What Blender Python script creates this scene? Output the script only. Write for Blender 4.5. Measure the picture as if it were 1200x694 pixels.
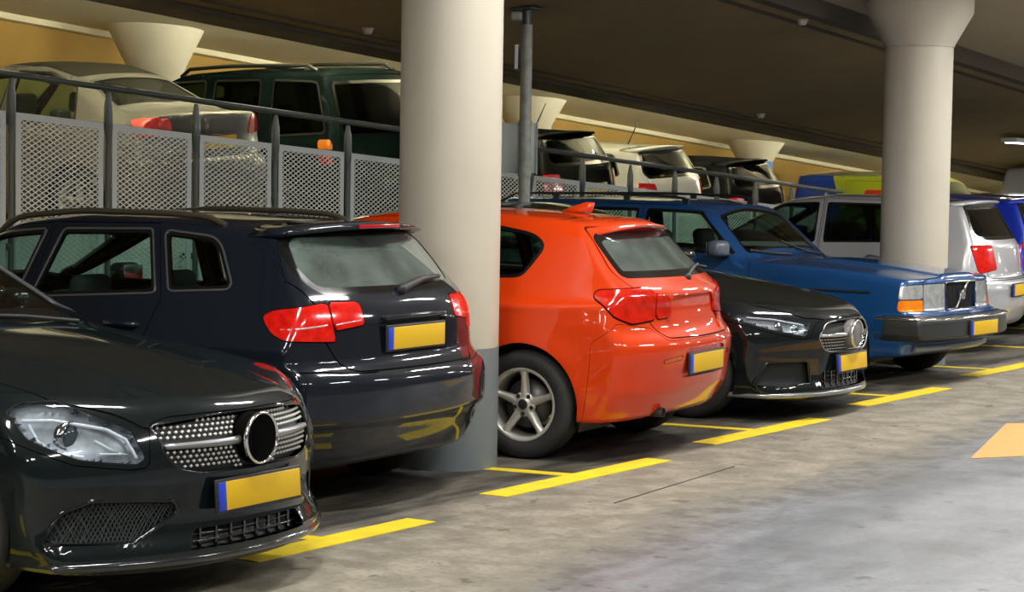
import bpy, bmesh, math, random
import numpy as np
from mathutils import Vector, Matrix
R = math.radians
random.seed(7)
for o in list(bpy.data.objects): bpy.data.objects.remove(o)
scene = bpy.context.scene
col = scene.collection
# ---------------------------------------------------------------- camera: eye height 1.70 m in the aisle, world x = bay depth, y = along the row
F, H, YAW, PITCH, ROLL = 2500., 1.69, R(33), math.atan(150/2500.), .016
cd = bpy.data.cameras.new('camera'); cam = bpy.data.objects.new('camera', cd); col.objects.link(cam)
cd.sensor_width = 36; cd.lens = F/1200*36; cd.clip_end = 300
d0 = Vector((-math.sin(YAW), math.cos(YAW), 0)); r0 = Vector((math.cos(YAW), math.sin(YAW), 0)); z0 = Vector((0, 0, 1))
dd = d0*math.cos(PITCH) - z0*math.sin(PITCH); uu = z0*math.cos(PITCH) + d0*math.sin(PITCH)
cr = r0*math.cos(ROLL) + uu*math.sin(ROLL); cu = -r0*math.sin(ROLL) + uu*math.cos(ROLL)
m = Matrix((cr, cu, -dd)).transposed().to_4x4(); m.translation = Vector((0, 0, H)); cam.matrix_world = m
scene.camera = cam
# ---------------------------------------------------------------- world and exposure
w = bpy.data.worlds.new('world'); scene.world = w; w.use_nodes = True
w.node_tree.nodes['Background'].inputs[0].default_value = (.55, .60, .62, 1)
w.node_tree.nodes['Background'].inputs[1].default_value = .05
vs = scene.view_settings; vs.view_transform = 'Standard'; vs.look = 'None'; vs.gamma = 1; vs.use_curve_mapping = False
vs.exposure = 0.35
scene.display_settings.display_device = 'sRGB'
LAMP_AISLE, LAMP_BACK = 100, 1250
# ---------------------------------------------------------------- helpers
def tag(o, label=None, cat=None, group=None, kind=None):
    if label: o['label'] = label
    if cat: o['category'] = cat
    if group: o['group'] = group
    if kind: o['kind'] = kind
    return o

def empty(name, loc=(0, 0, 0), rz=0, parent=None):
    o = bpy.data.objects.new(name, None); o.empty_display_size = .2; col.objects.link(o)
    o.location = loc; o.rotation_euler = (0, 0, rz); o.parent = parent
    return o

def link(name, me, mat, parent=None):
    o = bpy.data.objects.new(name, me); col.objects.link(o); o.parent = parent
    if mat and not me.materials: me.materials.append(mat)
    return o

def npmesh(name, V, T, N=None):
    me = bpy.data.meshes.new(name); V = np.ascontiguousarray(V, np.float32); T = np.ascontiguousarray(T, np.int32)
    me.vertices.add(len(V)); me.vertices.foreach_set('co', V.ravel())
    k = T.shape[1]; me.loops.add(T.size); me.loops.foreach_set('vertex_index', T.ravel())
    me.polygons.add(len(T)); me.polygons.foreach_set('loop_start', np.arange(0, T.size, k, dtype=np.int32))
    me.polygons.foreach_set('use_smooth', np.ones(len(T), bool))
    me.update(calc_edges=True)
    if N is not None: me.normals_split_custom_set_from_vertices(np.asarray(N, np.float32))
    return me

class MB:
    """collects simple shapes and links them as one mesh object"""
    def __init__(s): s.v = []; s.f = []; s.sm = []
    def add(s, vs, fs, smooth=False):
        n = len(s.v); s.v += [tuple(p) for p in vs]; s.f += [tuple(i + n for i in f) for f in fs]; s.sm += [smooth]*len(fs); return s
    def box(s, c, d, mat=None):
        x, y, z = d[0]/2, d[1]/2, d[2]/2
        P = [Vector((a*x, b*y, e*z)) for a in (-1, 1) for b in (-1, 1) for e in (-1, 1)]
        if mat is not None: P = [mat @ p for p in P]
        P = [p + Vector(c) for p in P]
        return s.add(P, [(0, 1, 3, 2), (4, 6, 7, 5), (0, 4, 5, 1), (2, 3, 7, 6), (0, 2, 6, 4), (1, 5, 7, 3)])
    def rbox(s, c, d, r=.02, mat=None, n=3):
        """box with rounded edges all round"""
        bm = bmesh.new(); bmesh.ops.create_cube(bm, size=1)
        for v in bm.verts: v.co = Vector((v.co.x*d[0], v.co.y*d[1], v.co.z*d[2]))
        bmesh.ops.bevel(bm, geom=bm.edges[:], offset=min(r, min(d)*.49), segments=n, profile=.5, affect='EDGES')
        bm.verts.index_update()
        vs = [(mat @ v.co if mat is not None else v.co) + Vector(c) for v in bm.verts]; fs = [[v.index for v in f.verts] for f in bm.faces]
        bm.free(); return s.add(vs, fs, True)
    def tube(s, pts, r, n=8, closed=False, cap=True):
        pts = [Vector(p) for p in pts]; m = len(pts); rr = r if hasattr(r, '__len__') else [r]*m
        ring = []; up = None
        for i, p in enumerate(pts):
            a = pts[i - 1] if (i or closed) else p; b = pts[(i + 1) % m] if (i < m - 1 or closed) else p
            t = (b - a).normalized()
            if up is None: up = Vector((0, 0, 1)) if abs(t.z) < .9 else Vector((1, 0, 0))
            u = (up - t*up.dot(t)).normalized(); w_ = t.cross(u); up = u
            ring.append([p + (u*math.cos(2*math.pi*k/n) + w_*math.sin(2*math.pi*k/n))*rr[i] for k in range(n)])
        vs = [q for g in ring for q in g]; fs = []
        for i in range(m if closed else m - 1):
            j = (i + 1) % m
            for k in range(n): fs.append((i*n + k, i*n + (k + 1) % n, j*n + (k + 1) % n, j*n + k))
        s.add(vs, fs, True)
        if cap and not closed: s.add(ring[0], [tuple(range(n))[::-1]]); s.add(ring[-1], [tuple(range(n))])
        return s
    def lathe(s, prof_, axis='z', n=32, c=(0, 0, 0), closed=False, sharp=False):
        """prof_: (radius, height) pairs"""
        vs, fs = [], []; m = len(prof_)
        for k in range(n):
            a = 2*math.pi*k/n
            for r, h in prof_:
                p = (r*math.cos(a), r*math.sin(a), h)
                p = {'z': p, 'y': (p[0], -h, p[1]), 'x': (h, p[0], p[1])}[axis]
                vs.append((p[0] + c[0], p[1] + c[1], p[2] + c[2]))
        for k in range(n):
            k2 = (k + 1) % n
            for i in range(m if closed else m - 1):
                i2 = (i + 1) % m; fs.append((k*m + i, k2*m + i, k2*m + i2, k*m + i2))
        return s.add(vs, fs, not sharp)
    def prism(s, poly, fn0, fn1, smooth=False):
        """poly: 2-d points; fn0 / fn1 map a 2-d point to the lower and upper 3-d point"""
        n = len(poly); vs = [fn0(p) for p in poly] + [fn1(p) for p in poly]
        fs = [tuple(range(n))[::-1], tuple(range(n, 2*n))] + [(i, (i + 1) % n, n + (i + 1) % n, n + i) for i in range(n)]
        return s.add(vs, fs, smooth)
    def mesh(s, name):
        me = bpy.data.meshes.new(name); me.from_pydata([tuple(map(float, v)) for v in s.v], [], s.f); me.polygons.foreach_set('use_smooth', s.sm); me.update()
        bm = bmesh.new(); bm.from_mesh(me); bmesh.ops.recalc_face_normals(bm, faces=bm.faces[:]); bm.to_mesh(me); bm.free()
        return me
    def build(s, name, mat, parent=None): return link(name, s.mesh(name), mat, parent)

# ---------------------------------------------------------------- materials
MATS = {}
def pm(name, c, rough=.5, metal=0, coat=0, spec=.5, noise=None, bump=None, trans=0, coat_rough=.03, emit=None, sss=0):
    """principled material; noise = (scale, strength, second colour), bump = (scale, strength)"""
    if name in MATS: return MATS[name]
    mt = bpy.data.materials.new(name); mt.use_nodes = True; nt = mt.node_tree; b = nt.nodes['Principled BSDF']
    b.inputs['Base Color'].default_value = (*c, 1); b.inputs['Roughness'].default_value = rough; b.inputs['Metallic'].default_value = metal
    b.inputs['Coat Weight'].default_value = coat; b.inputs['Coat Roughness'].default_value = coat_rough; b.inputs['Specular IOR Level'].default_value = spec
    b.inputs['Transmission Weight'].default_value = trans
    tc = nt.nodes.new('ShaderNodeTexCoord')
    if noise:
        nz = nt.nodes.new('ShaderNodeTexNoise'); nz.inputs['Scale'].default_value = noise[0]; nz.inputs['Detail'].default_value = 8
        rp = nt.nodes.new('ShaderNodeValToRGB'); rp.color_ramp.elements[0].position = .35; rp.color_ramp.elements[1].position = .7
        mx = nt.nodes.new('ShaderNodeMix'); mx.data_type = 'RGBA'; mx.inputs['A'].default_value = (*c, 1); mx.inputs['B'].default_value = (*noise[2], 1)
        ml = nt.nodes.new('ShaderNodeMath'); ml.operation = 'MULTIPLY'; ml.inputs[1].default_value = noise[1]
        nt.links.new(tc.outputs['Object'], nz.inputs['Vector']); nt.links.new(nz.outputs['Fac'], rp.inputs['Fac'])
        nt.links.new(rp.outputs['Color'], ml.inputs[0]); nt.links.new(ml.outputs[0], mx.inputs['Factor']); nt.links.new(mx.outputs['Result'], b.inputs['Base Color'])
    if bump:
        nb = nt.nodes.new('ShaderNodeTexNoise'); nb.inputs['Scale'].default_value = bump[0]; nb.inputs['Detail'].default_value = 6
        bp = nt.nodes.new('ShaderNodeBump'); bp.inputs['Strength'].default_value = bump[1]; bp.inputs['Distance'].default_value = .01
        nt.links.new(tc.outputs['Object'], nb.inputs['Vector']); nt.links.new(nb.outputs['Fac'], bp.inputs['Height']); nt.links.new(bp.outputs['Normal'], b.inputs['Normal'])
    if emit: b.inputs['Emission Color'].default_value = (*emit[0], 1); b.inputs['Emission Strength'].default_value = emit[1]
    MATS[name] = mt; return mt

def glassm(name, tint, refl=(1, 1, 1), rough=.02, ior=1.5, film=0, filmc=(.5, .56, .52), graze=1.):
    """thin pane: tinted see-through with a fresnel reflection"""
    if name in MATS: return MATS[name]
    mt = bpy.data.materials.new(name); mt.use_nodes = True; nt = mt.node_tree; nt.nodes.clear()
    out = nt.nodes.new('ShaderNodeOutputMaterial'); mx = nt.nodes.new('ShaderNodeMixShader'); lw = nt.nodes.new('ShaderNodeLayerWeight'); pw = nt.nodes.new('ShaderNodeMath'); pw.operation = 'POWER'; pw.inputs[1].default_value = 4.5
    fr = nt.nodes.new('ShaderNodeMath'); fr.operation = 'MULTIPLY_ADD'; r0_ = ((ior - 1)/(ior + 1))**2; fr.inputs[1].default_value = (1 - r0_)*graze; fr.inputs[2].default_value = r0_   # two-sided reflection of a thin pane
    lw.inputs['Blend'].default_value = .5; nt.links.new(lw.outputs['Facing'], pw.inputs[0]); nt.links.new(pw.outputs[0], fr.inputs[0])
    tr = nt.nodes.new('ShaderNodeBsdfTransparent'); tr.inputs['Color'].default_value = (*tint, 1)
    gl = nt.nodes.new('ShaderNodeBsdfGlossy'); gl.inputs['Color'].default_value = (*refl, 1); gl.inputs['Roughness'].default_value = rough
    src = tr
    if film:                                                            # thin uneven film of road dirt and moisture
        df = nt.nodes.new('ShaderNodeBsdfDiffuse'); df.inputs['Color'].default_value = (*filmc, 1); m2 = nt.nodes.new('ShaderNodeMixShader')
        tc = nt.nodes.new('ShaderNodeTexCoord'); nz = nt.nodes.new('ShaderNodeTexNoise'); nz.inputs['Scale'].default_value = 3.2; nz.inputs['Detail'].default_value = 5
        mr = nt.nodes.new('ShaderNodeMapRange'); mr.inputs[1].default_value = .3; mr.inputs[2].default_value = .75; mr.inputs[3].default_value = film*.35; mr.inputs[4].default_value = film*1.5
        nt.links.new(tc.outputs['Object'], nz.inputs['Vector']); nt.links.new(nz.outputs['Fac'], mr.inputs[0]); nt.links.new(mr.outputs[0], m2.inputs[0])
        nt.links.new(tr.outputs[0], m2.inputs[1]); nt.links.new(df.outputs[0], m2.inputs[2]); src = m2
    nt.links.new(fr.outputs[0], mx.inputs[0]); nt.links.new(src.outputs[0], mx.inputs[1]); nt.links.new(gl.outputs[0], mx.inputs[2]); nt.links.new(mx.outputs[0], out.inputs[0])
    MATS[name] = mt; return mt

def paint(name, c, metal=.35, rough=.32, c2=None):
    return pm('paint_' + name, c, max(rough, .42) if metal < .1 else rough, metal, 1.0, .03 if metal < .1 else .5, (2.2, .5, c2 or tuple(v*.8 for v in c)), coat_rough=.06)

M_TIRE = pm('tire_rubber', (.016, .016, .017), .75, noise=(30, .5, (.03, .03, .028)))
M_ALLOY = pm('alloy', (.60, .58, .53), .35, .45, noise=(9, .5, (.46, .44, .40)))
M_DARKALLOY = pm('dark_alloy', (.10, .10, .10), .4, .7)
M_BLACK = pm('black_plastic', (.012, .013, .014), .5)
M_GLOSSBLACK = pm('gloss_black', (.006, .006, .007), .12, coat=.6)
M_GAP = pm('shadow_gap_seal', (.004, .004, .004), .9)
M_CHROME = pm('chrome', (.78, .79, .80), .12, 1.0)
M_SATIN = pm('satin_trim', (.36, .37, .38), .35, .9)
M_SEAT = pm('seat_fabric', (.02, .021, .022), .85, bump=(60, .2))
M_CABIN = pm('cabin_plastic', (.018, .018, .018), .8)
M_LINING = pm('roof_lining', (.06, .06, .058), .9)
M_GLASS = glassm('car_glass', (.62, .80, .74))
M_GLASSD = glassm('car_glass_dark', (.05, .085, .075), ior=1.14, graze=.25)
M_GLASSM = glassm('car_glass_mid', (.26, .36, .33))
M_LENS = glassm('lamp_lens', (.80, .84, .86))
M_RED = pm('red_lens', (.72, .012, .006), .15, 0, 1.0, noise=(25, .7, (.40, .0, .002)))
M_REDD = pm('dark_red_lens', (.42, .003, .006), .15, 0, 1.0)
M_AMBER = pm('amber_lens', (.95, .26, .01), .15, 0, 1.0, noise=(30, .5, (.8, .16, .0)))
M_CLEAR = pm('clear_lens', (.80, .82, .80), .18, .55, 1.0, noise=(22, .8, (.42, .45, .44)))
M_REFLECT = pm('lamp_reflector', (.55, .57, .60), .12, 1.0)
M_PLATE = pm('plate_yellow', (.70, .43, .0), .5, noise=(14, .3, (.64, .38, 0)))
M_PLATEBLUE = pm('plate_blue', (.01, .04, .50), .45)
# ---------------------------------------------------------------- the garage
def sl(y): return max(y, 9.)
def z_deck(y): return 1.24 - .059*(y - 11)
def z_soffit(x, y): return 2.98 - .066*(sl(y) - 12.3) + .13*(x + 11.5)
def z_aisle(x, y): return 3.24 - .066*(sl(y) - 17.03) + .08*(min(x, -5.) + 8.1)
def z_back(y): return 3.36 - .066*(y - 17)

def floor_mat():
    mt = bpy.data.materials.new('floor_concrete'); mt.use_nodes = True; nt = mt.node_tree; b = nt.nodes['Principled BSDF']; L = nt.links.new
    tc = nt.nodes.new('ShaderNodeTexCoord'); sx = nt.nodes.new('ShaderNodeSeparateXYZ'); L(tc.outputs['Object'], sx.inputs[0])
    def math_(op, a, bb=None, c=None):
        n = nt.nodes.new('ShaderNodeMath'); n.operation = op
        for k, v in enumerate((a, bb, c)):
            if v is None: continue
            if isinstance(v, (int, float)): n.inputs[k].default_value = v
            else: L(v, n.inputs[k])
        return n.outputs[0]
    def noise(scale, detail=6, vec=None, rough=.6):
        n = nt.nodes.new('ShaderNodeTexNoise'); n.inputs['Scale'].default_value = scale; n.inputs['Detail'].default_value = detail; n.inputs['Roughness'].default_value = rough
        L(vec or tc.outputs['Object'], n.inputs['Vector']); return n.outputs['Fac']
    def step(v, lo, hi):
        n = nt.nodes.new('ShaderNodeMapRange'); n.interpolation_type = 'SMOOTHSTEP'; n.inputs[1].default_value = lo; n.inputs[2].default_value = hi; L(v, n.inputs[0]); return n.outputs[0]
    def mix(f, a, c):
        n = nt.nodes.new('ShaderNodeMix'); n.data_type = 'RGBA'
        if isinstance(f, (int, float)): n.inputs['Factor'].default_value = f
        else: L(f, n.inputs['Factor'])
        for k, v in (('A', a), ('B', c)):
            if isinstance(v, tuple): n.inputs[k].default_value = (*v, 1)
            else: L(v, n.inputs[k])
        return n.outputs['Result']
    u = math_('MULTIPLY_ADD', sx.outputs[1], .068, sx.outputs[0])       # distance across the aisle
    mp = nt.nodes.new('ShaderNodeMapping'); mp.inputs['Rotation'].default_value = (0, 0, R(4)); mp.inputs['Scale'].default_value = (1.6, .35, 1); L(tc.outputs['Object'], mp.inputs[0])
    streak = noise(1.3, 8, mp.outputs[0], .65); fine = noise(26, 5); big = noise(.7, 5); mid = noise(4.5, 7)
    ub = math_('ADD', u, math_('MULTIPLY', math_('SUBTRACT', streak, .5), 1.3))
    gutter = mix(step(mid, .38, .64), (.19, .168, .125), (.285, .255, .195))
    lane = mix(step(streak, .40, .62), (.155, .163, .176), (.235, .243, .26))
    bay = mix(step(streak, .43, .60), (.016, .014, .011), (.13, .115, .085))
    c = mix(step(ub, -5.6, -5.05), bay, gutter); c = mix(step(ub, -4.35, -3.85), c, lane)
    c = mix(math_('MULTIPLY', step(big, .55, .75), .35), c, (.13, .12, .10))
    edge = math_('SUBTRACT', 1., math_('ABSOLUTE', math_('MULTIPLY', math_('ADD', ub, 4.1), 3.2)))
    c = mix(math_('MULTIPLY', math_('MULTIPLY', step(edge, -.1, .8), step(mid, .38, .62)), .8), c, (.075, .07, .058))
    drops = noise(5.5, 3); c = mix(math_('MULTIPLY', step(drops, .645, .68), .65), c, (.05, .046, .038))
    blot = noise(1.9, 7, None, .7); c = mix(math_('MULTIPLY', step(blot, .54, .68), .45), c, (.085, .078, .062))
    c = mix(math_('MULTIPLY', step(fine, .46, .66), .30), c, (.07, .065, .052))
    L(c, b.inputs['Base Color'])
    rg = math_('MULTIPLY_ADD', step(ub, -4.35, -3.85), -.22, .66); rg = math_('ADD', rg, math_('MULTIPLY', math_('SUBTRACT', mid, .5), .5)); L(rg, b.inputs['Roughness'])
    bp = nt.nodes.new('ShaderNodeBump'); bp.inputs['Strength'].default_value = .25; bp.inputs['Distance'].default_value = .004; L(fine, bp.inputs['Height']); L(bp.outputs[0], b.inputs['Normal'])
    return mt

M_FLOOR = floor_mat()
M_SOFFIT = pm('dark_soffit', (.27, .195, .082), .85, noise=(1.2, .6, (.18, .135, .06)), bump=(9, .3))
M_EDGE = pm('soffit_edge', (.075, .058, .040), .85, noise=(1.5, .6, (.05, .04, .03)))
M_AISLEC = pm('aisle_ceiling', (.40, .335, .225), .85, noise=(1.2, .5, (.34, .28, .18)))
M_CREAM = pm('cream_ceiling', (.76, .70, .48), .8, noise=(.9, .4, (.68, .60, .38)))
M_OCHRE = pm('ochre_wall', (.44, .275, .06), .85, noise=(.8, .6, (.30, .17, .04)))
M_COLUMN = pm('column_paint', (.50, .455, .365), .5, noise=(3.5, .35, (.43, .385, .30)), bump=(14, .06))
M_COLBASE = pm('column_grey_band', (.17, .20, .215), .5, noise=(4, .4, (.13, .155, .165)))
M_YELLOW = pm('line_yellow', (.82, .62, .008), .6, noise=(7, .6, (.58, .44, .03)))
M_ORANGE = pm('arrow_orange', (.62, .33, .075), .6, noise=(5, .6, (.48, .28, .10)))
M_STEEL = pm('galvanised', (.36, .38, .34), .5, .2, noise=(14, .7, (.20, .22, .20)))
M_POST = pm('fence_post', (.10, .115, .115), .4, .5)
M_MESH = pm('fence_mesh', (.58, .62, .60), .45, .15)
M_CONC = pm('concrete', (.22, .20, .16), .85, noise=(2, .6, (.17, .15, .12)))
M_WALL = pm('wall_paint', (.30, .24, .17), .85, noise=(1.5, .5, (.24, .19, .13)))

def grid_sheet(name, xs, ys, fz, mat, flip=False):
    V = [(x, y, fz(x, y)) for x in xs for y in ys]; n = len(ys)
    Fc = [(i*n + j, (i + 1)*n + j, (i + 1)*n + j + 1, i*n + j + 1) for i in range(len(xs) - 1) for j in range(n - 1)]
    if flip: Fc = [f[::-1] for f in Fc]
    me = bpy.data.meshes.new(name); me.from_pydata(V, [], Fc); me.update()
    o = link(name, me, mat); tag(o, kind='structure'); return o
def slab(name, xs, ys, f0, f1, mat, label=None):
    """a closed slab between the heights f0 and f1"""
    nx, ny = len(xs), len(ys); V = [(x, y, f0(x, y)) for x in xs for y in ys] + [(x, y, f1(x, y)) for x in xs for y in ys]; o_ = nx*ny; Fc = []
    for i in range(nx - 1):
        for j in range(ny - 1):
            q = (i*ny + j, (i + 1)*ny + j, (i + 1)*ny + j + 1, i*ny + j + 1); Fc += [q[::-1], tuple(k + o_ for k in q)]
    for i in range(nx - 1):
        for j in (0, ny - 1): a, b = i*ny + j, (i + 1)*ny + j; Fc.append((a, b, b + o_, a + o_))
    for j in range(ny - 1):
        for i in (0, nx - 1): a, b = i*ny + j, i*ny + j + 1; Fc.append((a, b, b + o_, a + o_))
    me = bpy.data.meshes.new(name); me.from_pydata(V, [], Fc); bm = bmesh.new(); bm.from_mesh(me); bmesh.ops.recalc_face_normals(bm, faces=bm.faces[:]); bm.to_mesh(me); bm.free()
    o = link(name, me, mat); tag(o, kind='structure')
    if label: o['label'] = label
    return o

YS = [-14, -6, 0, 4, 9, 14, 20, 26, 32, 40, 50, 60]
floor = slab('floor', [-11.65, -6, 0, 7], [-14, 0, 20, 40, 60], lambda x, y: -.2, lambda x, y: 0., M_FLOOR)
slab('wall_ramp_edge', [-11.65, -11.64], YS, lambda x, y: 0., lambda x, y: z_deck(y), pm('wall_brightened', (.75, .80, .74), .7))  # added pale facing; light missing behind the cars is put into its colour
deck = slab('floor_ramp', [-18.2, -11.65], YS, lambda x, y: -2.2, lambda x, y: z_deck(y), M_CONC)
slab('ceiling_soffit', [-11.45, -8.1], YS, z_soffit, lambda x, y: z_soffit(x, y) + .25, M_SOFFIT)
slab('trim_1', [-11.95, -11.45], YS, lambda x, y: z_soffit(-11.5, y) - .04, lambda x, y: z_back(9) + 1.1, M_EDGE)
slab('trim_2', [-8.22, -8.08], YS, lambda x, y: z_soffit(-8.15, y) - .02, lambda x, y: z_soffit(-8.15, y) + .3, M_EDGE)
slab('trim_3', [-8.42, -8.36], YS, lambda x, y: z_soffit(-8.4, y) - .012, lambda x, y: z_soffit(-8.4, y) + .1, M_EDGE)
slab('trim_4', [-11.30, -11.24], YS, lambda x, y: z_soffit(-11.27, y) - .012, lambda x, y: z_soffit(-11.27, y) + .1, M_EDGE)
slab('ceiling_aisle', [-8.09, -5., 7], YS, z_aisle, lambda x, y: z_aisle(x, y) + .3, M_AISLEC)
slab('ceiling_back', [-18.2, -11.95], YS, lambda x, y: z_back(y), lambda x, y: z_back(y) + .3, M_CREAM)
slab('wall_back', [-18.5, -18.2], YS, lambda x, y: -2.2, lambda x, y: 5.5, M_OCHRE)
slab('trim_5', [-18.2, -18.0], YS, lambda x, y: z_back(y) - .07, lambda x, y: z_back(y) + .1, M_CREAM)
slab('wall_far', [-18.2, 7], [60, 60.3], lambda x, y: -2.2, lambda x, y: 5.5, M_WALL)
slab('wall_near', [-18.2, 7], [-14.3, -14], lambda x, y: -2.2, lambda x, y: 6.5, M_WALL)
slab('wall_right', [7, 7.3], [-14, 60], lambda x, y: -.2, lambda x, y: 6.5, M_WALL)

# painted bay markings, children of the floor
def paint_quad(name, pts, mat):
    mb = MB(); mb.prism(pts, lambda p: (p[0], p[1], .0005), lambda p: (p[0], p[1], .004)); return mb.build(name, mat, floor)
MARKS = [(-5.74, 4.35, 6.05), (-5.86, 6.95, 8.26), (-6.02, 9.12, 10.88), (-6.16, 11.70, 13.41), (-6.31, 14.36, 16.0), (-6.52, 17.12, 18.75), (-6.68, 19.7, 21.35), (-6.85, 22.3, 24.0)]
LINES = [5.2, 7.55, 10.0, 12.52, 15.15, 17.85, 20.45, 23.1]
for (x, y0, y1), yl in zip(MARKS, LINES):
    paint_quad('bay_end_marking', [(x - .085, y0), (x + .085, y0), (x + .085, y1), (x - .085, y1)], M_YELLOW)
    k = .16; x1 = x - 4.2
    paint_quad('bay_line', [(x - .086, yl - .05), (x - .086, yl + .05), (x1, yl + .05 - k*4.1), (x1, yl - .05 - k*4.1)], M_YELLOW)
M_JOINT = pm('floor_joint', (.085, .078, .064), .8)
for (ax_, ay_, bx_, by_) in ((-5.40, 9.30, -5.54, 10.9),):
    paint_quad('expansion_joint', [(ax_ - .004, ay_), (ax_ + .004, ay_), (bx_ + .004, by_), (bx_ - .004, by_)], M_JOINT)
paint_quad('direction_arrow', [(-4.585, 12.11), (-5.05, 14.0), (-3.7, 15.15), (-2.75, 14.9)], M_ORANGE)

# columns
def column(x, y, z0_, zneck, zcol, ztop, r, rc, mat, band, label, bandmat=None):
    e = empty('column', (x, y, z0_)); tag(e, label, 'column', 'round columns with flared capitals')
    h0 = band
    if band: MB().lathe([(r + .002, 0), (r + .002, band)], 'z', 64).build('grey_base_band', bandmat or M_COLBASE, e)
    MB().lathe([(r, h0), (r, zneck - z0_)], 'z', 64).build('shaft', mat, e)
    MB().lathe([(r + .012, zneck - z0_ - .02), (r + .012, zneck - z0_), (rc, zcol - z0_), (rc, ztop - z0_)], 'z', 64, sharp=False).build('capital', mat, e)
    return e
column(-6.87, 9.92, 0, 3.05, 3.35, 3.9, .287, .46, M_COLUMN, .68, 'thick cream column with grey base band beside the red hatchback')
column(-7.38, 17.95, 0, 2.84, 3.12, 3.5, .30, .47, M_COLUMN, .68, 'cream column with flared capital rising behind the blue estate car bonnet')
M_COLBLUE = pm('column_blue_band', (.05, .22, .62), .5)
M_COLB2 = pm('column_cream', (.56, .52, .38), .6, noise=(3, .4, (.48, .44, .31)))
column(-17.15, 18.70, z_deck(18.7), 2.80, 3.25, 3.4, .33, .565, M_COLB2, .0, 'cream column with wide flared capital behind the dark off-roader')
column(-17.15, 26.8, z_deck(26.8), 2.34, 2.72, 2.9, .33, .565, M_COLB2, .0, 'cream column with flared capital behind the black hatchback with aerial')
column(-17.15, 34.3, z_deck(34.3), 1.90, 2.22, 2.5, .31, .52, M_COLB2, 1.89 - z_deck(34.3), 'cream column with bright blue shaft beyond the dark parked car', M_COLBLUE)

# guard fence on the edge of the ramp
fence = empty('guard_fence', (-11.5, 17, 0)); tag(fence, 'grey steel guard fence with perforated mesh panels along the ramp edge', 'fence')
def zr(y): return 2.31 - .0595*(y - 11.01)
FY = [10.009 + 1.0005*k - .0 for k in range(0, 16)]
me_post = MB(); me_post.tube([(0, 0, -1.52), (0, 0, -.40)], .022, 10); me_post.tube([(0, 0, -.42), (0, 0, -.30), (0, 0, -.14), (0, 0, -.03)], [.022, .036, .034, .016], 10); me_post.rbox((-.07, 0, -1.25), (.16, .05, .05), .006)
me_post = me_post.mesh('post')
for y in FY:
    p = link('post', me_post, M_POST, fence); p.location = (0, y - 17, zr(y))
rail = MB().tube([(0, FY[0] - 17 - .5, zr(FY[0] - .5)), (0, FY[-1] - 17 + .5, zr(FY[-1] + .5))], .024, 12).build('top_rail', M_POST, fence)
def mesh_panel():
    """expanded-metal panel: flat border and two families of crossing strands, sheared along the ramp slope"""
    W_, H_ = .90, 1.22; bd = .05; V, Fc = [], []
    sh = lambda y, z, x=0: (x, y, z - .0595*y)
    def quad(a, b, c, d, x=0):
        n = len(V); V.extend([sh(*a, x), sh(*b, x), sh(*c, x), sh(*d, x)]); Fc.append((n, n + 1, n + 2, n + 3))
    y0, z0_ = -W_/2, -H_/2
    quad((y0, z0_), (-y0, z0_), (-y0, z0_ + bd), (y0, z0_ + bd)); quad((y0, -z0_ - bd), (-y0, -z0_ - bd), (-y0, -z0_), (y0, -z0_))
    quad((y0, z0_ + bd), (y0 + bd, z0_ + bd), (y0 + bd, -z0_ - bd), (y0, -z0_ - bd)); quad((-y0 - bd, z0_ + bd), (-y0, z0_ + bd), (-y0, -z0_ - bd), (-y0 - bd, -z0_ - bd))
    nx, nz = 11, 28; cw, ch = (W_ - 2*bd)/nx, (H_ - 2*bd)/nz; k = ch/cw; hw_ = .0043
    yl, yh, zl, zh = y0 + bd, -y0 - bd, z0_ + bd, -z0_ - bd
    for s_ in (1, -1):
        for i in range(-nz, nx + nz + 1):
            # strand z = zl + s*k*(y - yi); clip to the opening
            yi = yl + i*cw; pts = []
            lo, hi = (yi, yi + (zh - zl)/k) if s_ > 0 else (yi - (zh - zl)/k, yi)
            lo, hi = max(lo, yl), min(hi, yh)
            if hi - lo < 1e-3: continue
            zf = lambda y: zl + s_*k*(y - yi)
            d = hw_
            quad((lo, zf(lo) - d), (hi, zf(hi) - d), (hi, zf(hi) + d), (lo, zf(lo) + d), .0015*s_)
    me = bpy.data.meshes.new('mesh_panel'); me.from_pydata(V, [], Fc); me.update(); return me
MP = mesh_panel(); MP.materials.append(M_MESH)
for a, b in zip(FY[:-1], FY[1:]):
    y = (a + b)/2; p = link('mesh_panel', MP, None, fence); p.location = (.0, y - 17, zr(y) - .27 - .61)
    md = p.modifiers.new('thickness', 'SOLIDIFY'); md.thickness = .006

# sign pole between the parked cars
sp = empty('sign_pole', (-9.7, 15.1, 0)); tag(sp, 'grey metal pole with square sign seen from behind, between parked cars', 'pole')
zt = z_soffit(-9.7, 15.1)
MB().tube([(0, 0, 0), (0, 0, zt - .14)], .05, 16).build('pole', M_STEEL, sp)
MB().lathe([(.058, 1.62), (.058, 1.70)], 'z', 16).build('clamp', M_STEEL, sp)
MB().lathe([(.058, 2.05), (.058, 2.09)], 'z', 16).build('clamp', M_STEEL, sp)
br = MB().tube([(0, 0, zt - .14), (0, 0, zt - .02)], .035, 10); br.rbox((0, 0, zt - .008), (.22, .22, .016), .004); br.build('ceiling_bracket', M_POST, sp)
rb = Matrix.Rotation(R(33), 3, 'Z')
MB().rbox(rb @ Vector((-.05, .075, 1.86)), (.30, .012, .42), .004, rb).build('sign_board', pm('sign_back', (.46, .52, .49), .45, .2), sp)
for q in (-.2, .10): MB().box(rb @ Vector((q, .062, 1.86)), (.014, .02, .44), rb).build('sign_frame', M_STEEL, sp)
MB().rbox(rb @ Vector((-.085, 0, 2.62)), (.03, .05, .20), .004, rb).build('number_plate', pm('white_tag', (.62, .66, .68), .4), sp)
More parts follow.
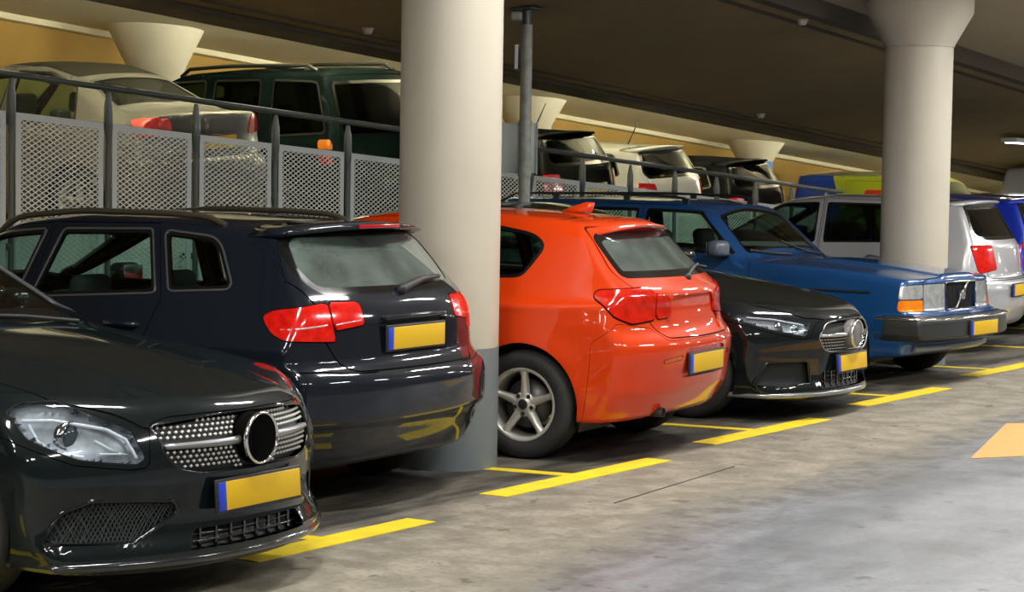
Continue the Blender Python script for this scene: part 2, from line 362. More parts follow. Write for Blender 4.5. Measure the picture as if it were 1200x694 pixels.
MB().rbox(rb @ Vector((-.09, 0, zt - .07)), (.10, .07, .08), .02, rb).build('small_lamp_housing', M_STEEL, sp)

# detectors on the soffit
for x, y, lb in ((-11.1, 14.75, 'small white smoke detector on the dark soffit left of the near column'), (-8.29, 17.45, 'small white smoke detector on the dark soffit near the flared column'), (-11.12, 22.35, 'small white smoke detector on the soffit above the white hatchback')):
    zz = z_soffit(x, y); e = empty('smoke_detector', (x, y, zz)); tag(e, lb, 'detector', 'smoke detectors on the soffit')
    MB().lathe([(0, -.012), (.052, -.012), (.055, .0)], 'z', 20).build('base', pm('detector_white', (.5, .47, .38), .5), e)
    MB().lathe([(0, -.055), (.03, -.052), (.042, -.035), (.045, -.012)], 'z', 20).build('head', pm('detector_white', (.5, .47, .38), .5), e)

# fluorescent lamps
M_TUBE = pm('tube_glow', (1, 1, 1), .5, emit=((1, .98, .92), 6.))
M_HOUS = pm('lamp_housing', (.6, .6, .58), .5)
def lamp(x, y, z, power, color, label, group, length=1.5, along='y', width=.16):
    e = empty('ceiling_lamp', (x, y, z), 0 if along == 'y' else R(90)); tag(e, label, 'lamp', group)
    MB().rbox((0, 0, -.03), (width + .06, length + .1, .06), .012).build('housing', M_HOUS, e)
    MB().rbox((0, 0, -.066), (width - .02, length, .014), .005).build('tube_cover', M_TUBE, e)
    ld = bpy.data.lights.new('tube_light', 'AREA'); ld.shape = 'RECTANGLE'; ld.size = width; ld.size_y = length; ld.energy = power; ld.color = color
    lo = bpy.data.objects.new('tube_light', ld); col.objects.link(lo); lo.parent = e; lo.location = (0, 0, -.08)
    return e
for k, y in enumerate([-6, -2, 2, 6, 10, 14, 18, 22, 27, 33, 40]):
    lamp(-5.1, y, z_aisle(-5.1, y), LAMP_AISLE, (1, .985, .96), 'long white ceiling lamp over the aisle, out over the driving lane', 'aisle ceiling lamps')
    lamp(-.6, y, z_aisle(-.6, y), LAMP_AISLE, (1, .985, .96), 'long white ceiling lamp over the aisle, out over the driving lane', 'aisle ceiling lamps')
M_BARE = pm('bare_tube', (1, 1, 1), .5, emit=((1, .97, .80), LAMP_BACK))
for y in (9, 12.5, 16, 19.5, 23, 26.5, 30, 34, 39, 45):
    e = empty('tube_lamp', (-12.3, y, z_back(y))); tag(e, 'unseen bare fluorescent tube lamp with added light-blocking tray, behind the soffit edge over the ramp', 'lamp', 'ramp tube lamps')
    MB().rbox((0, 0, -.03), (.05, 1.5, .04), .01).build('housing', M_HOUS, e)
    for q in (-.5, .5): MB().tube([(0, q, 0), (0, q, -.41)], .008, 6).build('hanger', M_STEEL, e)
    MB().tube([(.0, -.7, -.42), (.0, .7, -.42)], .02, 10).build('tube', M_BARE, e)
    MB().prism([(-.05, -.21), (-.065, -.19), (-.068, -.195), (-.052, -.235), (.052, -.235), (.068, -.195), (.065, -.19), (.05, -.21), (.03, -.225), (-.03, -.225)], lambda p: (p[0], -.72, p[1] - .22), lambda p: (p[0], .72, p[1] - .22)).build('light_block_tray', M_HOUS, e)  # added tray, blocks the tube's downward light so only the ceiling is lit
lamp(-9.75, 27.6, z_soffit(-9.75, 27.6) - .01, LAMP_AISLE*.5, (1, .985, .96), 'white ceiling lamp glowing on the dark soffit at the right edge', None)
# ---------------------------------------------------------------- car surface maths (numpy)
def prof(pts, sig=.03):
    p = np.array(sorted(pts), float); st = .004
    a, b = p[0, 0] - 4*sig - .02, p[-1, 0] + 4*sig + .02
    g = np.arange(a, b + st, st); v = np.interp(g, p[:, 0], p[:, 1])
    if sig > 0:
        n = int(4*sig/st); kx = np.arange(-n, n + 1)*st; kk = np.exp(-.5*(kx/sig)**2); kk /= kk.sum()
        v = np.convolve(np.pad(v, n, mode='edge'), kk, 'valid')
    nn = len(g)
    def f(t):
        q = np.clip((np.asarray(t, float) - a)/st, 0, nn - 1.001); i = q.astype(int); w = q - i
        return v[i]*(1 - w) + v[i + 1]*w
    return f

def smax(a, b, k):
    h = np.maximum(k - np.abs(a - b), 0)/k
    return np.maximum(a, b) + h*h*k*.25

class Shape:
    """implicit car body: intersection of side, top, front, rear and bottom surfaces with rounded edges"""
    def __init__(s, d):
        s.d = d
        s.top = prof(d['top'], d.get('stop', .05)); s.front = prof(d['front'], d.get('sfront', .02))
        s.rear = prof(d['rear'], d.get('srear', .018)); s.plan = prof(d['plan'], .12)
        s.sect = prof(d['sect'], d.get('ssect', .025)); s.bot = prof(d['bot'], .05)
        s.fa = prof(d['fa'], .05); s.ra = prof(d['ra'], .05); s.crown = prof(d['crown'], .1)
        s.fp, s.rp = d.get('fp', 2.6), d.get('rp', 2.8); s.wsh = prof(d['wsh'], .1)
        s.k = d.get('k', .09); s.kf = d.get('kf', .05); s.feat = d.get('feat'); s.tf = d.get('tfeat'); s.hw = d['hw']
    def W(s, x, z):
        w = s.plan(x) + s.sect(z)
        if s.feat: w = w + s.feat(x, z)
        return w
    def g(s, x, y, z):
        y = np.abs(y); yn = y/s.hw
        side = y - s.W(x, z)
        top = z - (s.top(x + s.wsh(x)*yn**2) - s.crown(x)*yn**2.2)
        if s.tf: top = top - s.tf(x, y)
        fr = x - (s.front(z) - s.fa(z)*yn**s.fp)
        re = (s.rear(z) + s.ra(z)*yn**s.rp) - x
        bo = s.bot(x) - z
        v = smax(side, top, s.k); v = smax(v, fr, s.kf); v = smax(v, re, s.kf)
        return smax(v, bo, .03)
    def onrear(s, tol=.045):
        """true on the rear face itself, false on the flanks"""
        return lambda x, y, z: x < s.rear(z) + s.ra(z)*(np.abs(y)/s.hw)**s.rp + tol
    def normal(s, P, e=.003):
        x, y, z = P.T
        n = np.stack([s.g(x + e, y, z) - s.g(x - e, y, z), s.g(x, y + e, z) - s.g(x, y - e, z), s.g(x, y, z + e) - s.g(x, y, z - e)], 1)
        return n/np.maximum(np.linalg.norm(n, axis=1, keepdims=True), 1e-9)
    def cast(s, O, D, far=3.2, it=30):
        lo = np.zeros(len(O)); hi = np.full(len(O), far)
        for _ in range(it):
            m = (lo + hi)/2; q = O + D*m[:, None]; ins = s.g(q[:, 0], q[:, 1], q[:, 2]) < 0
            lo = np.where(ins, m, lo); hi = np.where(ins, hi, m)
        return O + D*((lo + hi)/2)[:, None]
    def side(s, x, z):
        x = np.atleast_1d(np.asarray(x, float)); z = np.broadcast_to(np.asarray(z, float), x.shape)
        O = np.stack([x, 0*x, z], 1); D = np.tile([0, 1., 0], (len(x), 1)); return s.cast(O, D)
    def fore(s, y, z):
        y = np.atleast_1d(np.asarray(y, float)); z = np.broadcast_to(np.asarray(z, float), y.shape)
        O = np.stack([0*y, y, z], 1); D = np.tile([1., 0, 0], (len(y), 1)); return s.cast(O, D)
    def aft(s, y, z):
        y = np.atleast_1d(np.asarray(y, float)); z = np.broadcast_to(np.asarray(z, float), y.shape)
        O = np.stack([0*y, y, z], 1); D = np.tile([-1., 0, 0], (len(y), 1)); return s.cast(O, D)
    def up(s, x, y):
        x = np.atleast_1d(np.asarray(x, float)); y = np.broadcast_to(np.asarray(y, float), x.shape)
        O = np.stack([x, y, 0*x + .6], 1); D = np.tile([0, 0, 1.], (len(x), 1)); return s.cast(O, D)
    def mesh(s, nv=120, du=.022, nend=50):
        xf, xr = s.front(.5) - .7, s.rear(.5) + .7; z0 = .62
        ph = np.linspace(-np.pi/2, np.pi/2, nv)
        xs = np.arange(xr, xf + du, du); xs[-1] = xf
        a = np.linspace(0, np.pi/2, nend + 1)[1:]
        O, D = [], []
        for al in -a[::-1]: O.append((xr, al))
        for x in xs: O.append((x, 0.))
        for al in a: O.append((xf, al))
        O = np.array(O); nu = len(O)
        A, B = np.repeat(O, nv, 0), np.tile(ph, nu)
        al = A[:, 1]; D = np.stack([np.sin(al), np.cos(al)*np.cos(B), np.cos(al)*np.sin(B)], 1)
        OO = np.stack([A[:, 0], 0*al, 0*al + z0], 1)
        V = s.cast(OO, D); V[:, 1] = np.maximum(V[:, 1], 0)
        edge = np.tile(np.r_[True, np.zeros(nv - 2, bool), True], nu); V[edge, 1] = 0
        V[np.abs(al) > np.pi/2 - 1e-6, 1] = 0
        i, j = np.meshgrid(np.arange(nu - 1), np.arange(nv - 1), indexing='ij')
        q = (i*nv + j).ravel(); T = np.concatenate([np.stack([q, q + nv, q + nv + 1], 1), np.stack([q, q + nv + 1, q + 1], 1)])
        N = s.normal(V); c = V[T].mean(1); fn = np.cross(V[T[:, 1]] - V[T[:, 0]], V[T[:, 2]] - V[T[:, 0]])
        ok = np.linalg.norm(fn, axis=1) > 1e-9; T, fn = T[ok], fn[ok]
        flip = (fn*N[T[:, 0]]).sum(1) < 0; T[flip] = T[flip][:, ::-1]
        return V, N, T

def split(V, N, T, s):
    """cut triangles along s = 0; returns grown V, N and the inside (s<0) and outside triangles"""
    s = np.where(np.abs(s) < 1e-6, 1e-6, s)
    neg = s < 0; c = neg[T].sum(1)
    Tin, Tout = [T[c == 3]], [T[c == 0]]
    for cnt, one in ((1, True), (2, False)):
        M = T[c == cnt]
        if not len(M): continue
        lone = np.argmax(neg[M] == one, 1); r = np.arange(len(M))
        a, b, d = M[r, lone], M[r, (lone + 1) % 3], M[r, (lone + 2) % 3]
        E = np.sort(np.concatenate([np.stack([a, b], 1), np.stack([a, d], 1)]), 1)
        U, inv = np.unique(E, axis=0, return_inverse=True); inv = inv.ravel()
        t = (s[U[:, 0]]/(s[U[:, 0]] - s[U[:, 1]]))[:, None]
        P = V[U[:, 0]]*(1 - t) + V[U[:, 1]]*t; Q = N[U[:, 0]]*(1 - t) + N[U[:, 1]]*t
        Q /= np.maximum(np.linalg.norm(Q, axis=1, keepdims=True), 1e-9)
        base = len(V); V = np.concatenate([V, P]); N = np.concatenate([N, Q]); s = np.concatenate([s, np.zeros(len(P))])
        neg = np.concatenate([neg, np.zeros(len(P), bool)])
        ab, ad = base + inv[:len(M)], base + inv[len(M):]
        L = np.stack([a, ab, ad], 1); R = np.concatenate([np.stack([ab, b, d], 1), np.stack([ab, d, ad], 1)])
        (Tin if one else Tout).append(L); (Tout if one else Tin).append(R)
    return V, N, np.concatenate(Tin), np.concatenate(Tout)

def fillet(pts, r=.03, n=4):
    """round the corners of a polygon; a point may carry its own radius as third value"""
    out = []; m = len(pts)
    for i in range(m):
        p = np.array(pts[i][:2], float); rr = pts[i][2] if len(pts[i]) > 2 else r
        a = np.array(pts[i - 1][:2], float) - p; b = np.array(pts[(i + 1) % m][:2], float) - p
        la, lb = np.linalg.norm(a), np.linalg.norm(b); d = min(rr, la*.48, lb*.48)
        if d < 1e-4: out.append(p); continue
        p0, p1 = p + a/la*d, p + b/lb*d
        for t in np.linspace(0, 1, n + 1): out.append((1-t)**2*p0 + 2*t*(1-t)*p + t*t*p1)
    return np.array(out)

def sdpoly(P, poly):
    """signed distance (negative inside) of points P (n,2) to a polygon"""
    lo, hi = poly.min(0) - .12, poly.max(0) + .12
    res = np.full(len(P), .12)
    near = ((P > lo) & (P < hi)).all(1)
    if not near.any(): return res
    Q = P[near]; d2 = np.full(len(Q), 9.); ins = np.zeros(len(Q), bool); m = len(poly)
    for i in range(m):
        a, b = poly[i], poly[(i + 1) % m]; e = b - a; w = Q - a
        t = np.clip((w @ e)/max(e @ e, 1e-12), 0, 1)[:, None]; q = w - t*e
        d2 = np.minimum(d2, (q*q).sum(1))
        c = (a[1] > Q[:, 1]) != (b[1] > Q[:, 1])
        if e[1] != 0: ins ^= c & (Q[:, 0] < a[0] + (Q[:, 1] - a[1])/e[1]*e[0])
    v = np.sqrt(d2); res[near] = np.where(ins, -v, v)
    return res

def field(kind, poly, r=.03, cond=None, ref=0):
    poly = fillet(poly, r) if r >= 0 else np.array(poly)
    def f(V):
        x, y, z = V.T
        if kind == 'side': P = np.stack([x, z], 1)
        elif kind in ('front', 'rear'): P = np.stack([y, z], 1)
        elif kind == 'top': P = np.stack([x, y], 1)
        elif kind == 'fwrap': P = np.stack([y + (ref - x), z], 1)
        elif kind == 'rwrap': P = np.stack([y + (x - ref), z], 1)
        s = sdpoly(P, poly)
        if kind in ('front', 'fwrap'): s = np.where(x > .3, s, .12)
        if kind in ('rear', 'rwrap'): s = np.where(x < -.3, s, .12)
        if cond: s = np.where(cond(x, y, z), s, .12)
        return s
    return f

def sym(pts):
    """mirror a half polygon (y >= 0 side, listed from centre bottom outwards to centre top) across y = 0"""
    return list(pts) + [(-p[0],) + tuple(p[1:]) for p in reversed(pts)]
# ---------------------------------------------------------------- body shapes (metres; x forward, z up, origin on the ground between the axles)
def bump1(t, c, w_): return np.exp(-((t - c)/w_)**2)
def flare(xs, r, zc, amt):
    """rounded swelling round the wheel openings"""
    def f(x, z):
        v = 0
        for xc in xs:
            d = np.hypot(x - xc, z - zc) - r
            v = v + amt*np.exp(-(np.maximum(d, 0)/.10)**2)
        return v
    return f
def feats(*fs):
    return lambda x, z: sum(f(x, z) for f in fs)
def ridge(z0, slope, x0, x1, amt, wid=.03):
    """a crease along the flank: a soft step that stands proud at one height"""
    def f(x, z):
        zc = z0 + slope*x; on = 1/(1 + np.exp(-(x - x0)/.08))/(1 + np.exp((x - x1)/.08))
        return amt*np.exp(-((z - zc)/wid)**2)*on
    return f

B_MERC1 = dict(hw=.89, stop=.035, sfront=.03, tfeat=lambda x, y: .008/(1 + np.exp((np.abs(y) - .36 - .12*(2.1 - x))/.02))/(1 + np.exp(-(x - .95)/.06)),
    top=[(2.4, .66), (2.2, .735), (2.05, .785), (1.8, .845), (1.4, .915), (1.0, .97), (.80, 1.0), (.02, 1.38), (-.35, 1.43), (-.8, 1.42), (-1.4, 1.36), (-2.2, 1.22)],
    front=[(.10, 2.06), (.17, 2.18), (.22, 2.20), (.30, 2.15), (.40, 2.16), (.52, 2.185), (.62, 2.18), (.72, 2.14), (.80, 2.09), (1.0, 1.95)],
    rear=[(.2, -1.98), (.35, -2.06), (.6, -2.10), (.9, -2.05), (1.05, -1.98), (1.38, -1.6)],
    plan=[(2.2, .85), (1.7, .885), (1.35, .89), (0, .885), (-1.4, .885), (-2.1, .82)],
    sect=[(.15, -.07), (.22, -.04), (.4, -.015), (.62, 0), (.8, -.012), (.90, -.05), (.98, -.09), (1.4, -.31)],
    bot=[(-2.1, .3), (-1.8, .2), (1.8, .17), (2.0, .14)], crown=[(-2, .1), (0, .07), (1, .06), (1.8, .07), (2.2, .10)],
    fa=[(.15, .36), (.3, .40), (.55, .42), (.75, .50), (.85, .55)], ra=[(.3, .25), (1.3, .2)], fp=2.3, wsh=[(-1.9, -.1), (-.6, 0), (0, .2), (1.0, .22), (1.35, .05), (1.6, 0)],
    k=.09, kf=.05, feat=feats(flare((1.35, -1.35), .34, .31, .012), ridge(.76, -.03, -1.9, 1.5, .010, .035)))
B_AUDI = dict(hw=.8825,
    top=[(2.3, .62), (2.05, .74), (1.7, .86), (1.2, .955), (.98, 1.0), (.15, 1.39), (-.3, 1.435), (-.9, 1.435), (-1.4, 1.415), (-1.72, 1.39), (-2.2, 1.33)],
    front=[(.15, 2.0), (.3, 2.12), (.6, 2.14), (.8, 2.05), (.9, 2.0)],
    rear=[(.18, -1.96), (.26, -2.03), (.34, -2.075), (.43, -2.105), (.452, -2.145), (.62, -2.155), (.68, -2.14), (.715, -2.09), (.74, -2.065), (.80, -2.06), (.93, -2.05), (1.01, -2.025), (1.065, -1.98), (1.38, -1.69), (1.45, -1.62)],
    plan=[(2.1, .78), (1.5, .87), (0, .88), (-1.2, .88), (-1.7, .865), (-2.15, .80)],
    sect=[(.15, -.06), (.25, -.03), (.42, -.005), (.6, 0), (.78, -.006), (.84, -.012), (.93, -.05), (1.0, -.085), (1.4, -.30)],
    bot=[(-2.15, .27), (-1.9, .22), (1.8, .18)], crown=[(-2, .09), (0, .07), (1, .06), (2, .08)],
    fa=[(.3, .35), (.8, .45)], ra=[(.25, .20), (.7, .22), (1.0, .22), (1.12, .26), (1.4, .24)], rp=3.0, wsh=[(-1.0, 0), (0, .2), (1.0, .2), (1.4, 0)],
    k=.085, kf=.04, feat=feats(flare((1.29, -1.29), .33, .31, .012), ridge(.80, 0, -2.2, 2, .008, .03)))
B_BMW = dict(hw=.8825,
    top=[(2.3, .66), (2.0, .78), (1.5, .90), (1.0, .97), (.9, .99), (.05, 1.39), (-.4, 1.445), (-.9, 1.44), (-1.4, 1.415), (-1.75, 1.375), (-2.2, 1.30)],
    front=[(.15, 2.0), (.3, 2.14), (.6, 2.16), (.8, 2.08), (.9, 2.0)],
    rear=[(.20, -1.96), (.28, -2.04), (.36, -2.09), (.40, -2.115), (.46, -2.125), (.62, -2.15), (.68, -2.15), (.72, -2.125), (.76, -2.085), (.88, -2.06), (.93, -2.065), (.98, -2.06), (1.03, -2.01), (1.08, -1.955), (1.36, -1.64), (1.45, -1.55)],
    plan=[(2.1, .78), (1.5, .87), (0, .865), (-.9, .87), (-1.4, .885), (-1.8, .865), (-2.15, .79)],
    sect=[(.15, -.06), (.25, -.03), (.42, -.006), (.6, 0), (.8, -.01), (.87, -.02), (.95, -.075), (1.02, -.12), (1.4, -.33)],
    bot=[(-2.15, .29), (-1.9, .23), (1.8, .17)], crown=[(-2, .09), (0, .07), (1, .06), (2, .08)],
    fa=[(.3, .35), (.8, .45)], ra=[(.25, .22), (.7, .23), (1.0, .24), (1.1, .30), (1.4, .26)], rp=2.7, wsh=[(-1.0, 0), (0, .2), (1.0, .2), (1.4, 0)],
    k=.09, kf=.045, feat=feats(flare((1.345, -1.345), .34, .32, .018), ridge(.875, -.015, -2.3, 2, .014, .03)))
B_MERC2 = dict(hw=.898, sfront=.03,
    top=[(2.4, .62), (2.2, .715), (2.05, .765), (1.8, .825), (1.4, .90), (1.0, .96), (.82, .985), (.02, 1.39), (-.35, 1.44), (-.8, 1.43), (-1.4, 1.37), (-2.2, 1.25)],
    front=[(.10, 2.08), (.16, 2.20), (.20, 2.22), (.28, 2.17), (.42, 2.19), (.55, 2.225), (.62, 2.22), (.70, 2.17), (.78, 2.10), (1.0, 1.95)],
    rear=[(.2, -2.0), (.35, -2.1), (.6, -2.15), (.9, -2.1), (1.05, -2.03), (1.38, -1.65)],
    plan=[(2.2, .85), (1.7, .89), (1.35, .898), (0, .89), (-1.4, .895), (-2.1, .83)],
    sect=[(.15, -.07), (.22, -.04), (.4, -.015), (.6, 0), (.78, -.015), (.88, -.05), (.97, -.09), (1.4, -.31)],
    bot=[(-2.1, .3), (-1.8, .2), (1.8, .16), (2.0, .13)], crown=[(-2, .1), (0, .07), (1, .06), (1.8, .06), (2.2, .09)],
    fa=[(.15, .34), (.3, .38), (.55, .42), (.75, .48), (.85, .52)], ra=[(.3, .25), (1.3, .2)], fp=2.3, wsh=[(-1.9, -.1), (-.6, 0), (0, .2), (1.0, .22), (1.35, .05), (1.6, 0)],
    k=.09, kf=.05, feat=feats(flare((1.365, -1.365), .34, .31, .012), ridge(.74, -.03, -1.9, 1.5, .008, .035)))
B_VOLVO = dict(hw=.855, tfeat=lambda x, y: .022/(1 + np.exp((np.abs(y) - .31 + .03*(2.1 - x))/.012))/(1 + np.exp(-(x - .85)/.06)), stop=.025, sfront=.010,
    top=[(2.3, .845), (2.08, .86), (1.6, .915), (1.0, .955), (.52, .985), (.12, 1.33), (-.02, 1.40), (-.35, 1.445), (-1.2, 1.455), (-2.1, 1.44), (-2.5, 1.41)],
    front=[(.18, 1.96), (.30, 2.02), (.36, 2.06), (.37, 2.20), (.40, 2.225), (.53, 2.225), (.565, 2.20), (.575, 2.08), (.62, 2.06), (.84, 2.05), (1.0, 2.0)],
    rear=[(.2, -2.4), (.36, -2.5), (.6, -2.56), (.9, -2.5), (1.0, -2.46), (1.4, -2.2)],
    plan=[(2.2, .80), (1.8, .835), (1.3, .85), (0, .855), (-1.6, .85), (-2.5, .80)],
    sect=[(.18, -.05), (.26, -.02), (.5, 0), (.72, -.004), (.85, -.02), (.93, -.045), (1.0, -.07), (1.42, -.23)],
    bot=[(-2.4, .3), (-1.8, .2), (1.6, .2), (2.0, .25)], crown=[(-2, .05), (0, .05), (.9, .03), (2, .03)],
    fa=[(.2, .10), (.36, .12), (.56, .14), (.62, .13), (.9, .16)], ra=[(.3, .1), (1.3, .1)], fp=3.2, wsh=[(-1.0, 0), (0, .12), (.9, .14), (1.2, 0)],
    k=.06, kf=.035, feat=lambda x, z: .035*np.exp(-((z - .47)/.085)**6)/(1 + np.exp(-(x - 1.72)/.03)))
B_HATCH = dict(hw=.88,
    top=[(2.2, .66), (1.95, .78), (1.5, .92), (1.1, .99), (.95, 1.03), (.15, 1.43), (-.3, 1.485), (-.9, 1.485), (-1.4, 1.46), (-1.75, 1.43), (-2.2, 1.38)],
    front=[(.15, 2.0), (.3, 2.08), (.6, 2.1), (.8, 2.02), (.9, 1.95)],
    rear=[(.2, -1.96), (.3, -2.06), (.45, -2.11), (.6, -2.12), (.68, -2.10), (.72, -2.05), (.85, -2.03), (1.02, -2.0), (1.1, -1.95), (1.40, -1.76), (1.5, -1.70)],
    plan=[(2.1, .78), (1.5, .865), (0, .88), (-1.3, .875), (-2.1, .80)],
    sect=[(.15, -.06), (.25, -.03), (.42, -.005), (.6, 0), (.85, -.012), (.97, -.05), (1.04, -.08), (1.45, -.27)],
    bot=[(-2.1, .29), (-1.8, .2), (1.8, .2)], crown=[(-2, .08), (0, .06), (1, .06), (2, .08)],
    fa=[(.3, .35), (.8, .45)], ra=[(.25, .22), (1.0, .24), (1.4, .2)], rp=2.8, wsh=[(-1, 0), (0, .18), (1.0, .2), (1.4, 0)],
    k=.085, kf=.045, feat=flare((1.29, -1.29), .33, .31, .012))
B_SEDAN = dict(hw=.875,
    top=[(2.3, .66), (2.0, .78), (1.5, .90), (1.05, .97), (.9, 1.02), (.15, 1.47), (-.25, 1.545), (-.75, 1.52), (-1.15, 1.42), (-1.75, 1.12), (-1.9, 1.10), (-2.15, 1.09), (-2.3, 1.06)],
    front=[(.15, 2.05), (.3, 2.18), (.6, 2.2), (.8, 2.1), (.9, 2.0)],
    rear=[(.2, -2.10), (.3, -2.18), (.45, -2.24), (.6, -2.26), (.66, -2.25), (.70, -2.20), (.85, -2.17), (1.0, -2.19), (1.06, -2.2)],
    plan=[(2.1, .78), (1.5, .865), (0, .875), (-1.4, .87), (-2.2, .79)],
    sect=[(.15, -.06), (.25, -.03), (.42, -.005), (.6, 0), (.82, -.01), (.92, -.04), (1.0, -.08), (1.4, -.31)],
    bot=[(-2.2, .29), (-1.8, .2), (1.8, .2)], crown=[(-2, .05), (0, .07), (1, .06), (2, .08)],
    fa=[(.3, .35), (.8, .45)], ra=[(.25, .22), (1.0, .24)], rp=2.8, wsh=[(-2.1, 0), (-1.5, -.16), (-.9, -.1), (-.5, 0), (0, .2), (1.0, .2), (1.4, 0)],
    k=.085, kf=.04, feat=flare((1.33, -1.33), .33, .31, .014))
B_SUV = dict(hw=.90, stop=.035,
    top=[(2.3, .95), (2.05, 1.02), (1.4, 1.08), (1.0, 1.10), (.85, 1.13), (.30, 1.66), (0, 1.75), (-.6, 1.78), (-1.6, 1.78), (-2.0, 1.76), (-2.4, 1.72)],
    front=[(.3, 2.1), (.5, 2.18), (.8, 2.2), (1.0, 2.1), (1.2, 2.0)],
    rear=[(.35, -2.15), (.45, -2.25), (.62, -2.27), (.70, -2.20), (1.0, -2.17), (1.15, -2.14), (1.68, -1.93), (1.75, -1.88)],
    plan=[(2.1, .80), (1.5, .89), (0, .90), (-1.4, .895), (-2.2, .85)],
    sect=[(.3, -.05), (.45, -.005), (.8, 0), (1.05, -.02), (1.12, -.05), (1.7, -.20)],
    bot=[(-2.2, .42), (-1.8, .32), (1.8, .32), (2.1, .4)], crown=[(-2, .06), (0, .05), (2, .06)],
    fa=[(.3, .25), (1.0, .3)], ra=[(.4, .14), (1.0, .14), (1.7, .12)], rp=3.2, wsh=[(-1, 0), (0, .15), (.9, .18), (1.3, 0)],
    k=.08, kf=.04, feat=flare((1.35, -1.35), .40, .38, .018))
B_VAN = dict(hw=.90, stop=.04,
    top=[(2.4, .80), (2.1, .92), (1.6, 1.04), (1.35, 1.12), (.75, 1.68), (.45, 1.80), (-.2, 1.84), (-1.6, 1.84), (-2.3, 1.81)],
    front=[(.2, 2.1), (.4, 2.2), (.7, 2.22), (.9, 2.12), (1.0, 2.05)],
    rear=[(.25, -2.12), (.4, -2.2), (.6, -2.22), (.7, -2.18), (1.1, -2.17), (1.75, -2.05), (1.85, -2.0)],
    plan=[(2.1, .80), (1.5, .885), (0, .90), (-1.8, .90), (-2.2, .86)],
    sect=[(.2, -.05), (.4, -.005), (.9, 0), (1.1, -.02), (1.8, -.10)],
    bot=[(-2.2, .32), (-1.8, .24), (1.8, .22), (2.1, .26)], crown=[(-2, .03), (0, .03), (1, .06), (2, .08)],
    fa=[(.3, .3), (1.0, .4)], ra=[(.3, .08), (1.7, .08)], rp=4., wsh=[(-1, 0), (.4, .12), (1.2, .2), (1.6, 0)],
    k=.07, kf=.04, feat=flare((1.35, -1.35), .35, .33, .012))
def shorten(b, k):
    d = dict(b)
    for key in ('top', 'plan', 'bot', 'crown', 'wsh'): d[key] = [(x*k if x > 0 else x, v) for x, v in b[key]]
    d['front'] = [(z, x*k) for z, x in b['front']]; d['feat'] = flare((1.29*k, -1.29), .33, .31, .012)
    return d
B_VANH = dict(B_VAN, top=[(x, z + .16*max(0, min(1, (z - 1.0)/.6))) for x, z in B_VAN['top']])
B_SMALL = shorten(B_HATCH, .85)
POSE = dict(merc1=(-7.52, 6.33, 2.5), audi=(-8.27, 8.58, 183), bmw=(-8.096, 11.112, 186), merc2=(-8.295, 13.68, 2), volvo=(-8.468, 16.73, -3))
SHAPES = dict(merc1=B_MERC1, audi=B_AUDI, bmw=B_BMW, merc2=B_MERC2, volvo=B_VOLVO)
# ---------------------------------------------------------------- car builder
def rim_geo(V, N, T, depth, D0=None):
    E = np.sort(np.concatenate([T[:, [0, 1]], T[:, [1, 2]], T[:, [2, 0]]]), 1)
    D = np.concatenate([T[:, [0, 1]], T[:, [1, 2]], T[:, [2, 0]]])
    U, idx, cnt = np.unique(E, axis=0, return_index=True, return_counts=True)
    B = D[idx[cnt == 1]]
    B = B[~((np.abs(V[B[:, 0], 1]) < 1e-5) & (np.abs(V[B[:, 1], 1]) < 1e-5))]
    if not len(B): return None
    a, b = B[:, 0], B[:, 1]; n = len(B)
    Na, Nb = (N[a], N[b]) if D0 is None else (D0, D0)
    P = np.concatenate([V[a], V[b], V[b] - Nb*depth, V[a] - Na*depth])
    fn = np.cross(V[b] - V[a], N[a]); fn /= np.maximum(np.linalg.norm(fn, axis=1, keepdims=True), 1e-9)
    i = np.arange(n)
    Q = np.concatenate([np.stack([i, i + 3*n, i + 2*n], 1), np.stack([i, i + 2*n, i + n], 1)])
    return P, np.tile(fn, (4, 1)), Q

def compact(V, N, T):
    u, inv = np.unique(T, return_inverse=True)
    return V[u], N[u], inv.reshape(T.shape)

